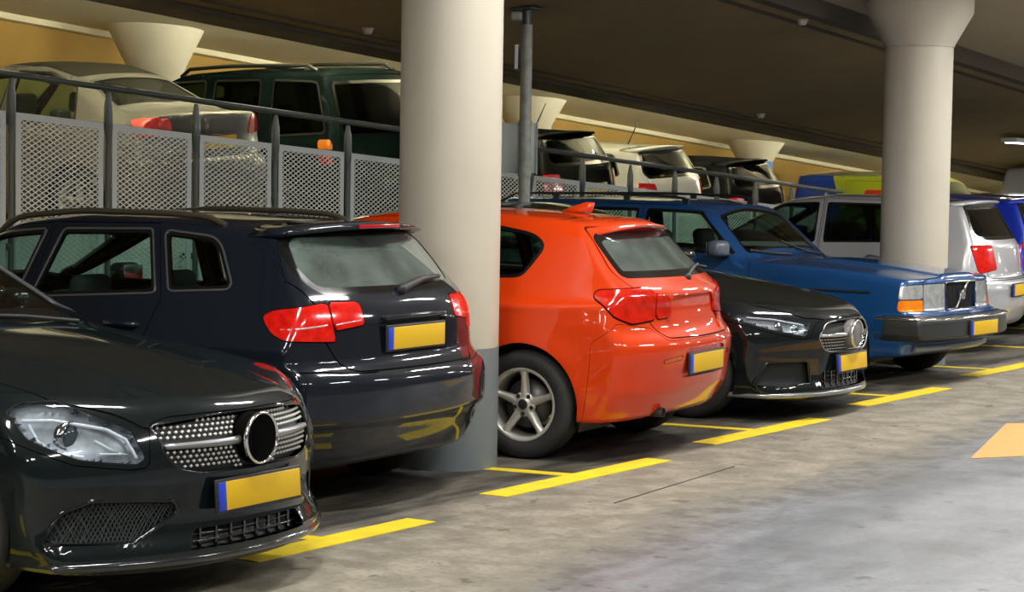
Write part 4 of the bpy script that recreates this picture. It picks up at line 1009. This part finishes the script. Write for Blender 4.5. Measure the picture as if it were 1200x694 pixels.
def build_merc(key, spec, g):
    loc, rz = place(key)
    c = Car('hatchback_car', spec, loc, rz, g['paint'], g['label'])
    ax = g['axle']
    c.arch((ax, -ax), .35, .325)
    c.pane('front_door_window', field('side', [(-.42, 1.365), (.05, 1.30, .08), (.56, 1.03), (.54, .99), (-.44, 1.0)], .02), .02, M_SATIN, True, trimw=.01)
    c.pane('rear_door_window', field('side', [(-.50, 1.365), (-.95, 1.35), (-1.28, 1.25, .06), (-1.38, 1.12, .04), (-.52, 1.01)], .02), .02, M_SATIN, True, trimw=.01)
    c.pane('windshield', top_poly([(.80, -.5), (.66, .62), (.07, .50), (.0, -.5)]), .03)
    c.pane('rear_window', field('rear', [(-.3, 1.33), (.50, 1.32), (.62, 1.12), (-.3, 1.08)], .04, cond=c.sh.onrear()), .035)
    headlight(c, g['hl'], g['ref'], g['proj'], g['drl'])
    gp = g['grille']
    gr = c.panel('grille', field('front', gp, .03), M_BLACK, False, gap=0, rim=0, push=g['gpush'])
    # painted rim of the grille opening
    P = fillet(gp, .03); P = P[P[:, 0] > .0]
    def surf(y, z): return c.sh.fore([max(y, .001)], [z])[0]
    ring = [surf(y, z) for y, z in P]; ring = [(q[0] - .004, q[1], q[2]) for q in ring]
    MB().tube(ring + [(x, -y, z) for x, y, z in reversed(ring)], g.get('ringr', .005), 6, True).build('grille_surround', g['ringmat'], c.root)
    ez, er = g['emblem']
    st = MB(); Pg = fillet(gp, .03)
    for j, z in enumerate(np.arange(g['gz'][0], g['gz'][1], g['gs'][1])):
        for yk in np.arange(-30, 31):
            y = (yk + (.5 if j % 2 else 0))*g['gs'][0]
            if sdpoly(np.array([[abs(y), z]]), Pg)[0] > -.014 or abs(z - g['barz']) < .017 or math.hypot(y, z - ez) < er + .012: continue
            q = surf(abs(y), z); x = q[0] - g['gpush'] + .016; a = g['gs'][2]
            st.add([(x, y - a, z), (x, y, z - a*.75), (x, y + a, z), (x, y, z + a*.75), (x + .007, y, z), (x - .012, y, z)], [(0, 1, 4), (1, 2, 4), (2, 3, 4), (3, 0, 4), (0, 5, 1), (1, 5, 2), (2, 5, 3), (3, 5, 0)])
    so = st.build('grille_studs', M_STUD, gr[0]); so['kind'] = 'stuff'
    for sg in (1, -1):
        ys = np.linspace(er*.8, g['bary'], 12); fin = MB()
        for dz_, dx in ((0, 0),):
            V, Fc = [], []
            for y in ys:
                q = surf(y, g['barz']); h = .011 + .006*(1 - (y - ys[0])/(ys[-1] - ys[0]))
                V += [(q[0] - .035, sg*y, g['barz'] + h*.6), (q[0] - .006, sg*y, g['barz'] + h), (q[0] + .004, sg*y, g['barz']), (q[0] - .006, sg*y, g['barz'] - h), (q[0] - .035, sg*y, g['barz'] - h*.6)]
            for i in range(11):
                for j in range(4): a = i*5 + j; Fc.append((a, a + 1, a + 6, a + 5))
            Fc += [tuple(range(5)), tuple(range(55, 60))]
            fin.add(V, Fc, True)
        fin.build('grille_bar', M_SATIN if key == 'merc1' else M_CHROME, gr[0])
    emblem_disc(c, ez, er, rough_mat=g['disc'])
    c.panel('side_intake', field('fwrap', g['intake'], .03, ref=g['ref']), M_INTAKE, True, gap=0, rim=0, push=.035)
    if g.get('net'): net_bars(c, g['intake'], g['ref'], .022, 0, .022, .0024, 'intake_mesh', M_NET, .9)
    for sg in (1, -1):
        P2 = fillet(g['intake'], .03)
        def sp(u, z):
            ys = np.linspace(.05, spec['hw'], 90); q = c.sh.fore(ys, np.full(90, z)); uu_ = q[:, 1] + (g['ref'] - q[:, 0]); return q[np.argmin(np.abs(uu_ - u))]
        rr = [sp(u, z) for u, z in P2[::2]]; MB().tube([(a[0] - .006, sg*a[1], a[2]) for a in rr], .010, 6, True).build('intake_rim', c.paint, c.root)
    lg = c.panel('lower_grille', field('front', g['lower'], .02), M_BLACK, False, gap=0, rim=0, push=.05)
    z0_, z1_, yw = g['lowz']
    for z in np.linspace(z0_, z1_, 4)[1:-1]:
        MB().tube([(surf(abs(y), z)[0] - .03, y, z) for y in np.linspace(-yw, yw, 15)], .004, 6).build('slat', M_GLOSSBLACK, lg[0])
    for y in np.linspace(-yw + .05, yw - .05, 8):
        MB().box((surf(abs(y), (z0_ + z1_)/2)[0] - .035, y, (z0_ + z1_)/2), (.012, .012, z1_ - z0_ + .02)).build('slat_support', M_GLOSSBLACK, lg[0])
    # splitter lip
    ys = np.concatenate([np.linspace(-spec['hw'] + .05, -.3, 20), np.linspace(-.25, .25, 7), np.linspace(.3, spec['hw'] - .05, 20)])
    q = [c.sh.fore([max(abs(y), .001)], [g['lipz']])[0] for y in ys]
    MB().tube([(a[0] - .004, y, g['lipz'] + .004) for a, y in zip(q, ys)], .019, 8).build('splitter_lip', g['lipmat'], c.root)
    c.panel('front_bumper', field('fwrap', g['bumper'], .02, ref=g['ref']), gap=.005)
    c.panel('front_door', field('side', [(-.46, 1.40), (.05, 1.335), (.66, 1.0), (.78, .65), (.74, .28), (-.50, .28), (-.46, .95)], .03), sided=True)
    c.panel('rear_door', field('side', [(-.48, 1.40), (-.95, 1.385), (-1.32, 1.27), (-1.40, 1.10), (-1.05, .72, .1), (-.95, .28), (-.52, .28), (-.48, .95)], .03), sided=True)
    c.panel('hood', top_poly(g['hood']), gap=.007)
    c.underbody(.3); c.finish()
    c.wheels((ax, -ax), .318, .21, .79, 'double5', .23)
    c.seats(-.02, -.8, dash=.55); c.handles([(-.32, .86), (-1.12, .88)]); c.mirrors(g.get('mir', (.42,))[0], .97, out=g.get('mir', (0, 0, .13))[2])
    c.plate('front', g['plate'], 0, off=.018, tilt=R(-4))
    for y0, y1, dx in ((.45, -.15, 0), (-.08, -.62, .0)):
        xs0 = c.sh.up([.84], [y0])[0]; xs1 = c.sh.up([.80 if dx == 0 else .8], [y1])[0]
        MB().tube([(.84, y0, xs0[2] + .015), (.80, (y0 + y1)/2, c.sh.up([.80], [(y0 + y1)/2])[0][2] + .02), (.74, y1, c.sh.up([.74], [y1])[0][2] + .015)], .010, 6).build('wiper', M_BLACK, c.root)
    return c

M_STUD = pm('stud_silver', (.72, .71, .66), .3, .3)
M_BOWL = pm('headlamp_bowl', (.34, .36, .39), .30, .6, noise=(16, .8, (.70, .73, .78)))
M_PROJ = pm('projector_glass', (.05, .07, .08), .05, 0, 1.0)
M_DRL = pm('light_guide', (.75, .78, .82), .2, .0, .5)
M_INTAKE = pm('intake_plastic', (.012, .016, .016), .5, spec=.25)
M_NET = pm('intake_net', (.028, .034, .034), .5)
M_GLASSR = glassm('rear_glass', (.30, .42, .38), ior=1.8, film=.20, filmc=(.48, .60, .54))
M_DISC = pm('matte_black_disc', (.0008, .0008, .0008), .8, spec=.05)
M_REDO = pm('orange_red_lens', (.62, .016, .004), .14, 0, 1.0, noise=(16, .8, (.34, .004, .002)))
M_GREYDISC = pm('grey_disc', (.16, .15, .14), .35)

def build_merc1():
    return build_merc('merc1', B_MERC1, dict(net=True, mir=(.12, .97, .05), axle=1.35, paint=paint('black_green', (.005, .009, .010), .0, .25), label='black hatchback with studded grille and large round badge, nearest the camera',
        ref=2.05, hl=[(1.25, .765), (1.17, .795), (.98, .80), (.60, .69), (.52, .585), (.57, .562), (.88, .588), (1.13, .66)],
        proj=[(.90, .685, .052)], drl=[([(1.16, .735), (1.0, .735), (.72, .70), (.62, .66), (.56, .59)], .007), ([(1.12, .72), (1.08, .66), (.98, .615), (.84, .60)], .007), ([(.78, .66), (.70, .625), (.62, .605), (.76, .61)], .005)],
        grille=[(-.2, .728), (.20, .728), (.38, .715), (.475, .70, .015), (.455, .60), (.405, .535, .04), (.30, .512), (-.2, .505)], gpush=.035, gz=(.505, .74), gs=(.026, .0185, .0094), barz=.622, bary=.44,
        emblem=(.622, .108), disc=M_DISC, ringmat=M_GLOSSBLACK,
        intake=[(1.06, .275), (.95, .40), (.80, .435), (.36, .42), (.33, .37), (.58, .268)], lower=[(-.2, .30), (.32, .30), (.37, .225), (-.2, .222)], lowz=(.225, .30, .33), lipz=.185, lipmat=pm('lip_gloss', (.02, .025, .027), .2, .4, 1.0),
        bumper=[(-.5, .735), (.2, .735), (.40, .73), (.50, .71), (.50, .55), (.60, .545), (.90, .57), (1.16, .64), (1.30, .68), (1.36, .1), (-.5, .1)],
        hood=[(2.18, -.5), (2.13, .30), (2.03, .50), (1.76, .725), (1.2, .74), (.86, .74), (.76, .62), (.88, -.5)], plate=.418))
def build_merc2():
    return build_merc('merc2', B_MERC2, dict(axle=1.365, paint=paint('black_grey', (.006, .009, .010), .0, .22), label='black hatchback nose out between the red hatchback and blue estate',
        ref=2.09, hl=[(1.32, .705), (1.19, .735), (.87, .722), (.47, .675), (.55, .575, .02), (.95, .63)],
        proj=[(.80, .66, .03), (.62, .645, .03)], drl=[([(1.15, .715), (.87, .70), (.55, .66), (.57, .60)], .006)],
        grille=[(-.2, .68), (.26, .672), (.35, .655), (.445, .57, .03), (.38, .482), (.30, .463), (-.2, .455)], gpush=.035, gz=(.46, .57), gs=(.030, .022, .006), barz=.578, bary=.41,
        emblem=(.575, .105), disc=M_GREYDISC, ringmat=M_SATIN, ringr=.006,
        intake=[(1.12, .25), (.95, .41), (.50, .41), (.46, .25), (.8, .235)], lower=[(-.2, .33), (.36, .33), (.40, .215), (-.2, .21)], lowz=(.22, .33, .34), lipz=.175, lipmat=pm('lip_grey', (.25, .26, .27), .3, .6, 1.0),
        bumper=[(-.5, .69), (.3, .685), (.42, .66), (.50, .57), (.60, .56), (.95, .61), (1.36, .69), (1.42, .1), (-.5, .1)],
        hood=[(2.2, -.5), (2.15, .30), (2.05, .50), (1.78, .73), (1.2, .75), (.86, .75), (.78, .62), (.9, -.5)], plate=.378))

def build_volvo():
    loc, rz = place('volvo')
    c = Car('estate_car', B_VOLVO, loc, rz, paint('royal_blue', (.010, .075, .24), .3, .3, (.006, .055, .19)), 'boxy older blue estate car nose out in front of the far column')
    c.arch((1.32, -1.32), .335, .32)
    c.pane('front_door_window', field('side', [(-.58, 1.365), (-.04, 1.355), (.37, 1.0), (-.58, .995)], .02), .022, None, True)
    c.pane('rear_door_window', field('side', [(-.66, 1.365), (-1.26, 1.365), (-1.30, 1.0), (-.66, .995)], .02), .022, None, True)
    c.pane('cargo_window', field('side', [(-1.36, 1.365), (-2.1, 1.35), (-2.25, 1.02), (-1.38, 1.0)], .02), .022, None, True)
    c.pane('windshield', top_poly([(.50, -.5), (.41, .625), (.07, .535), (-.01, -.5)]), .02)
    c.pane('rear_window', field('rear', [(-.3, 1.36), (.58, 1.35), (.66, 1.03), (-.3, 1.02)], .03, cond=c.sh.onrear()), .03)
    rf = 2.05
    c.lamp('amber_indicator', field('fwrap', [(.655, .692), (.985, .692), (.985, .60), (.655, .60)], .008, ref=rf), M_AMBER, gap=.003)
    c.lamp('corner_lamp', field('fwrap', [(.655, .815), (.955, .805), (.985, .698), (.655, .698)], .008, ref=rf), M_CLEAR, gap=.003)
    c.lamp('headlight', field('fwrap', [(.30, .818), (.645, .815), (.645, .60), (.30, .60)], .01, ref=rf), M_CLEAR, gap=.004)
    gr = c.panel('grille', field('front', [(-.3, .82), (.285, .82), (.285, .60), (-.3, .60)], .008), M_BLACK, False, gap=0, rim=0, push=.03)
    def fx(y, z): return c.sh.fore([max(abs(y), .001)], [z])[0][0]
    for y in np.linspace(-.26, .26, 27): MB().box((fx(y, .71) - .018, y, .71), (.012, .006, .20)).build('grille_slat', M_BLACK, gr[0])
    fr = [(fx(.285, .6), -.288, .602), (fx(.285, .6), .288, .602), (fx(.285, .82), .288, .822), (fx(.285, .82), -.288, .822)]
    MB().tube(fr, .010, 6, True).build('chrome_frame', M_CHROME, gr[0])
    MB().tube([(fx(.1, .61) + .004, -.12, .612), (fx(.1, .81) + .004, .12, .812)], .011, 6).build('diagonal_bar', M_CHROME, gr[0])
    bd = MB(); bd.lathe([(.0, .012), (.026, .012), (.032, .004), (.032, -.01)], 'x', 20, (fx(.0, .71) + .012, 0, .712)); b_ = bd.build('badge', M_SATIN, gr[0])
    MB().lathe([(.028, .010), (.034, .016), (.040, .008), (.040, -.01)], 'x', 20, (fx(.0, .71) + .012, 0, .712)).build('badge_ring', M_CHROME, gr[0])
    MB().tube([(fx(0, .71) + .02, .022, .738), (fx(0, .71) + .02, .045, .765)], .006, 6).build('badge_arrow', M_CHROME, gr[0])
    c.panel('bumper', field('fwrap', [(-.5, .568), (1.28, .568), (1.28, .372), (-.5, .372)], .01, ref=2.2), pm('bumper_rubber', (.028, .030, .030), .38), gap=.004)
    ys = np.linspace(-.80, .80, 40); q = [c.sh.fore([abs(y) + .001], [.535])[0] for y in ys]
    pts = [(a[0] + .004, y, .545) for a, y in zip(q, ys)]
    sd = c.sh.side(np.linspace(1.98, 1.72, 8), np.full(8, .545)); L_ = [(a[0], -a[1] - .004, .545) for a in sd][::-1]; R_ = [(a[0], a[1] + .004, .545) for a in sd]
    MB().tube(L_ + pts + R_, .012, 6).build('bumper_chrome_strip', M_CHROME, c.root)
    ys = np.linspace(-.68, .68, 20); MB().tube([(fx(y, .30) - .0, y, .30) for y in ys], .03, 8).build('air_dam', pm('air_dam_grey', (.20, .21, .21), .5), c.root)
    c.panel('front_door', field('side', [(-.62, 1.40), (.02, 1.39), (.52, 1.0), (.58, .3), (-.62, .3)], .02), sided=True)
    c.panel('rear_door', field('side', [(-.62, 1.40), (-1.30, 1.40), (-1.34, .98), (-1.1, .6), (-.98, .3), (-.62, .3)], .02), sided=True)
    c.panel('hood', top_poly([(2.02, -.5), (2.0, .62), (1.9, .70), (.70, .73), (.60, .70), (.64, -.5)]), gap=.008)
    c.underbody(.3); c.finish()
    c.wheels((1.32, -1.32), .31, .185, .735, 'multi', .19, M_DARKALLOY)
    c.seats(-.25, -1.05, dash=.32, top=1.10); c.plate('front', .455, .06, off=.014)
    c.mirrors(.30, 1.0, pm('mirror_grey_blue', (.13, .15, .19), .35, .2), .21, .135, .14, (-1,))
    c.side_line('side_trim', [(1.65, .745), (-2.3, .76)], .010, M_BLACK, .002)
    c.handles([(-.5, .90), (-1.2, .90)], M_BLACK)
    for y0, y1 in ((.40, -.05), (-.15, -.58)):
        MB().tube([(.56, y0, c.sh.up([.56], [y0])[0][2] + .014), (.52, (y0*.6 + y1*.4), c.sh.up([.52], [y0*.6 + y1*.4])[0][2] + .022), (.40, y1, c.sh.up([.40], [y1])[0][2] + .012)], .011, 6).build('wiper', M_BLACK, c.root)
    # windshield frame and roof rails
    pl = c.sh.up(np.linspace(.47, .0, 12), np.linspace(.69, .585, 12))
    for sg in (1, -1):
        x = np.linspace(-.25, -2.2, 14); q = c.sh.up(x, np.full(14, .56)); MB().tube([(a, sg*b, z + .045) for a, b, z in q], .011, 6).build('roof_rail', M_BLACK, c.root)
        for k in (0, 4, 9, 13): MB().box((q[k][0], sg*.56, q[k][2] + .02), (.06, .02, .05)).build('rail_foot', M_BLACK, c.root)
    return c

def build_generic(name, spec, loc, rz, pmat, label, kind='hatch', tail=None, tailmat=None, plate_z=.8, plate=True, nv=84, du=.032, nend=34, wheel='multi', lean=0, group=None, aerial=None, glass=None, ax=1.29, wr=.315, extra=(), axf=None):
    axf = axf or ax
    c = Car(name, spec, loc, rz, pmat, label, 'car', group, nv, du, nend)
    if lean: c.root.rotation_euler = (lean if abs(rz) < 1 else -lean, 0, rz)
    zt = float(spec['top'][[i for i, p in enumerate(spec['top']) if p[1] == max(q[1] for q in spec['top'])][0]][1])
    bz = {'hatch': 1.02, 'sedan': .985, 'suv': 1.12, 'van': 1.12}[kind]
    c.arch((axf, -ax), wr + .035, wr + .008)
    g = glass or M_GLASS
    if kind == 'van':
        c.pane('front_door_window', field('side', [(.05, zt - .16), (.62, zt - .20), (1.08, bz + .02), (.05, bz - .01)], .03), .02, None, True, g)
        c.pane('rear_window', field('rear', [(-.3, zt - .14), (.66, zt - .15), (.70, bz + .02), (-.3, bz)], .05, cond=c.sh.onrear()), .03, None, False, g)
        c.pane('windshield', top_poly([(1.30, -.5), (1.18, .68), (.72, .62), (.66, -.5)]), .03)
        for nm, poly, mt in extra: c.panel(nm, field('side', poly, .01), mt, True, gap=.0, rim=0, push=-.001)
    elif kind == 'suv':
        c.pane('front_door_window', field('side', [(-.42, zt - .10), (.28, zt - .13), (.72, bz), (-.42, bz - .01)], .03), .02, None, True, g)
        c.pane('rear_door_window', field('side', [(-.52, zt - .10), (-1.12, zt - .10), (-1.16, bz), (-.52, bz - .01)], .03), .02, None, True, g)
        c.pane('cargo_window', field('side', [(-1.26, zt - .10), (-1.80, zt - .12), (-1.98, bz + .03), (-1.30, bz)], .04), .02, None, True, g)
        c.pane('rear_window', field('rear', [(-.3, zt - .12), (.62, zt - .13), (.70, bz), (-.3, bz - .02)], .05, cond=c.sh.onrear()), .03, None, False, g)
        c.pane('windshield', top_poly([(.86, -.5), (.74, .68), (.30, .60), (.24, -.5)]), .03)
    else:
        c.pane('front_door_window', field('side', [(-.30, zt - .075), (.10, zt - .095, .08), (.74, bz + .03), (.72, bz - .02), (-.32, bz)], .02), .02, None, True, g)
        if kind == 'sedan': c.pane('rear_door_window', field('side', [(-.38, zt - .075), (-.80, zt - .09), (-1.16, zt - .22, .05), (-1.28, bz + .04, .03), (-.40, bz)], .02), .02, None, True, g)
        else:
            c.pane('rear_door_window', field('side', [(-.38, zt - .075), (-.98, zt - .08), (-1.08, bz + .02), (-.40, bz)], .02), .02, None, True, g)
            c.pane('quarter_window', field('side', [(-1.06, zt - .085), (-1.42, zt - .11, .05), (-1.56, bz + .10, .04), (-1.16, bz + .03)], .02), .02, None, True, g)
        c.pane('windshield', top_poly([(.92, -.5), (.80, .62), (.24, .52), (.16, -.5)]), .03)
        if kind == 'sedan': c.panel('roof', top_poly([(.10, -.5), (.16, .50), (-1.10, .52), (-1.12, -.5)]), pm('roof_dark_reflection', (.012, .011, .008), .6, 0, .04, .05), False, gap=.004)  # reflection of the dark ceiling put into the roof colour
        if kind == 'sedan': c.pane('rear_window', top_poly([(-1.18, -.5), (-1.18, .50), (-1.62, .62), (-1.74, -.5)]), .03, None, False, M_GLASSD)
        else: c.pane('rear_window', field('rear', [(-.3, zt - .08), (.55, zt - .085, .05), (.65, bz + .14), (.61, bz + .06), (-.3, bz + .055)], .03, cond=c.sh.onrear(.10)), .035, None, False, g)
    rf = float(np.interp(.9, [p[0] for p in spec['rear']], [p[1] for p in spec['rear']]))
    for poly, mt in (tail or []): c.lamp('taillight', field('rwrap', poly, .02, ref=rf), mt, push=-.006)
    if kind == 'sedan':
        c.panel('trunk_lid', field('rear', [(-.3, 1.2), (.62, 1.2), (.60, .95), (.54, .72), (-.3, .72)], .03))
    elif kind in ('suv', 'van'):
        c.panel('tailgate', field('rear', [(-.3, zt - .06), (.70, zt - .08), (.76, bz), (.72, .70), (-.3, .70)], .03))
    else:
        c.panel('tailgate', field('rear', [(-.3, zt - .05), (.52, zt - .06), (.64, bz + .12), (.62, bz), (.57, .72), (-.3, .71)], .03, cond=c.sh.onrear()))
    zb = .66 if kind in ('suv', 'van') else .70
    c.panel('rear_bumper', field('rwrap', [(-.5, zb), (.6, zb), (1.28, zb + .01), (1.34, .1), (-.5, .1)], .02, ref=rf), gap=.006)
    if kind == 'van':
        c.panel('front_door', field('side', [(-.02, zt - .10), (.62, zt - .14), (1.16, bz), (1.18, .34), (-.02, .34)], .03), sided=True); c.panel('sliding_door', field('side', [(-.06, zt - .10), (-1.0, zt - .10), (-1.0, .5, .1), (-.92, .34), (-.06, .34)], .03), sided=True)
    else: c.panel('front_door', field('side', [(-.34, zt - .04), (.10, zt - .06), (.82, bz), (.86, .6), (.82, .32), (-.36, .32)], .03), sided=True)
    if kind != 'van': c.panel('rear_door', field('side', [(-.36, zt - .04), (-1.0, zt - .05), (-1.14, bz), (-1.0, .72, .1), (-.88, .32), (-.38, .32)], .03), sided=True)
    c.panel('hood', top_poly([(2.0, -.5), (1.96, .4), (1.75, .66), (.98, .70), (.92, .6), (.98, -.5)]))
    c.underbody(.36); c.finish()
    c.wheels((axf, -ax), wr, .2, .77, wheel, .205)
    c.seats(.12, -.75, top=zt - .36); c.handles([(-.22, bz - .12), (-.98, bz - .11)]); c.mirrors(.62, bz - .02)
    if plate: c.plate('rear', plate_z, 0, off=.010)
    if aerial:
        q = c.sh.up([aerial], [0.])[0]; MB().tube([q, q + np.array([-.16, 0, .30])], [.011, .005], 6).build('aerial', M_BLACK, c.root)
    if kind == 'suv':
        for sg in (1, -1):
            x = np.linspace(.0, -1.75, 16); q = c.sh.up(x, np.full(16, .62)); MB().tube([(a, sg*b, z + .055 - .05*max(0, abs(t - .5)*2 - .9)/.1) for (a, b, z), t in zip(q, np.linspace(0, 1, 16))], .02, 8).build('roof_rail', M_BLACK, c.root)
            MB().box((q[14][0], sg*.62, q[14][2] + .035), (.07, .03, .05)).build('rail_foot', M_SATIN, c.root)
    if kind == 'hatch': spoiler(c, -1.50, -1.83, zt - .085, zt - .035, .58)
    return c
build_merc1(); build_audi(); build_bmw(); build_merc2(); build_volvo()
HT = [(.92, 1.03), (.50, 1.03), (.42, .80), (.80, .765)]
TS = [([(.97, 1.0), (.66, 1.0), (.60, .80), (.92, .78)], M_RED)]
build_generic('hatchback_car', B_HATCH, (-9.2, 19.75, 0), R(184), paint('silver', (.50, .50, .52), .45, .32, (.46, .46, .48)), 'silver hatchback parked tail out behind the far column', tail=[(HT, M_RED)], plate_z=.60, glass=M_GLASSM)
build_generic('hatchback_car', B_SMALL, (-9.62, 22.4, 0), R(184), paint('bright_blue', (.006, .03, .42), .2, .3), 'bright blue hatchback parked tail out beyond the silver one', tail=TS, plate_z=.8, axf=1.10)
build_generic('hatchback_car', B_SMALL, (-9.6, 25.0, 0), R(183), paint('black_far', (.008, .009, .010), .0, .3), 'black car at the right edge beyond the bright blue hatchback', tail=TS, plate_z=.8, axf=1.10)
build_generic('delivery_van', B_VAN, (-9.05, 31.05, 0), R(0), paint('van_grey', (.30, .30, .29), .2, .35), 'tall grey van far back at the right edge', 'van', tail=[([(.98, 1.3), (.80, 1.3), (.80, .9), (.98, .9)], M_RED)], plate_z=.6, ax=1.35, glass=M_GLASSR)
def dull(n, c): return pm('paint_' + n, c, .6, 0, .03, .0, (2.2, .5, tuple(v*.7 for v in c)), coat_rough=.12)
LEAN = math.atan(.059)
def dk(x, y): return (x, y, z_deck(y) + .004)
build_generic('saloon_car', B_SEDAN, dk(-14.46, 14.2), R(180), pm('paint_warm_silver', (.11, .108, .100), .4, .25, .25, .4, (2.2, .5, (.09, .088, .08))), 'silver saloon with dark ceiling reflection painted on its roof, parked behind the fence on the ramp', 'sedan',
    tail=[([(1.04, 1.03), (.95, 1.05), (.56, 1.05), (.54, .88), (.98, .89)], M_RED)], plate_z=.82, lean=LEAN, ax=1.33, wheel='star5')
build_generic('off_roader', B_SUV, dk(-14.65, 17.07), R(180), dull('green_black', (.002, .0045, .0045)), 'tall dark green-black off-roader with roof rails behind the fence', 'suv',
    tail=[([(1.12, 1.10), (.93, 1.10), (.93, 1.0), (1.12, 1.0)], M_AMBER), ([(1.12, .99), (.93, .99), (.93, .85), (1.12, .85)], M_RED)], plate_z=.86, lean=LEAN, ax=1.35, wr=.37, glass=M_GLASSD, plate=False)
build_generic('hatchback_car', B_HATCH, dk(-14.4, 20.75), R(180), dull('black_ramp', (.003, .0035, .004)), 'black hatchback with raked aerial behind the fence on the ramp', tail=[(TS[0][0], M_REDD)], lean=LEAN, aerial=-1.25, glass=M_GLASSD)
build_generic('hatchback_car', B_HATCH, dk(-14.4, 22.9), R(180), paint('white', (.62, .62, .58), .0, .3), 'white hatchback with raked aerial behind the fence on the ramp',
    tail=[([(.99, 1.04), (.62, 1.02), (.58, .80), (.92, .78)], M_REDD)], lean=LEAN, aerial=-1.25, glass=M_GLASSD)
build_generic('hatchback_car', B_HATCH, dk(-14.4, 25.25), R(180), dull('black_ramp2', (.003, .003, .004)), 'black hatchback beside the white one on the ramp', tail=TS, lean=LEAN, glass=M_GLASSD)
build_generic('liveried_van', B_VANH, dk(-15.2, 37.0), R(0), pm('paint_lime', (.52, .62, .02), .35, 0, 1.0), 'lime yellow and blue van far back on the ramp', 'van', tail=[([(.98, 1.3), (.80, 1.3), (.80, .9), (.98, .9)], M_RED)], lean=LEAN, ax=1.35, glass=M_GLASSD,
    extra=[('blue_livery', [(-1.35, 2.3), (-3.0, 2.3), (-3.0, .2), (-.75, .2)], pm('livery_blue', (.01, .06, .50), .35, 0, 1.0)), ('red_sticker', [(-.62, 1.74), (-.10, 1.74), (-.10, 1.56), (-.62, 1.56)], pm('sticker_red', (.70, .03, .02), .4))])
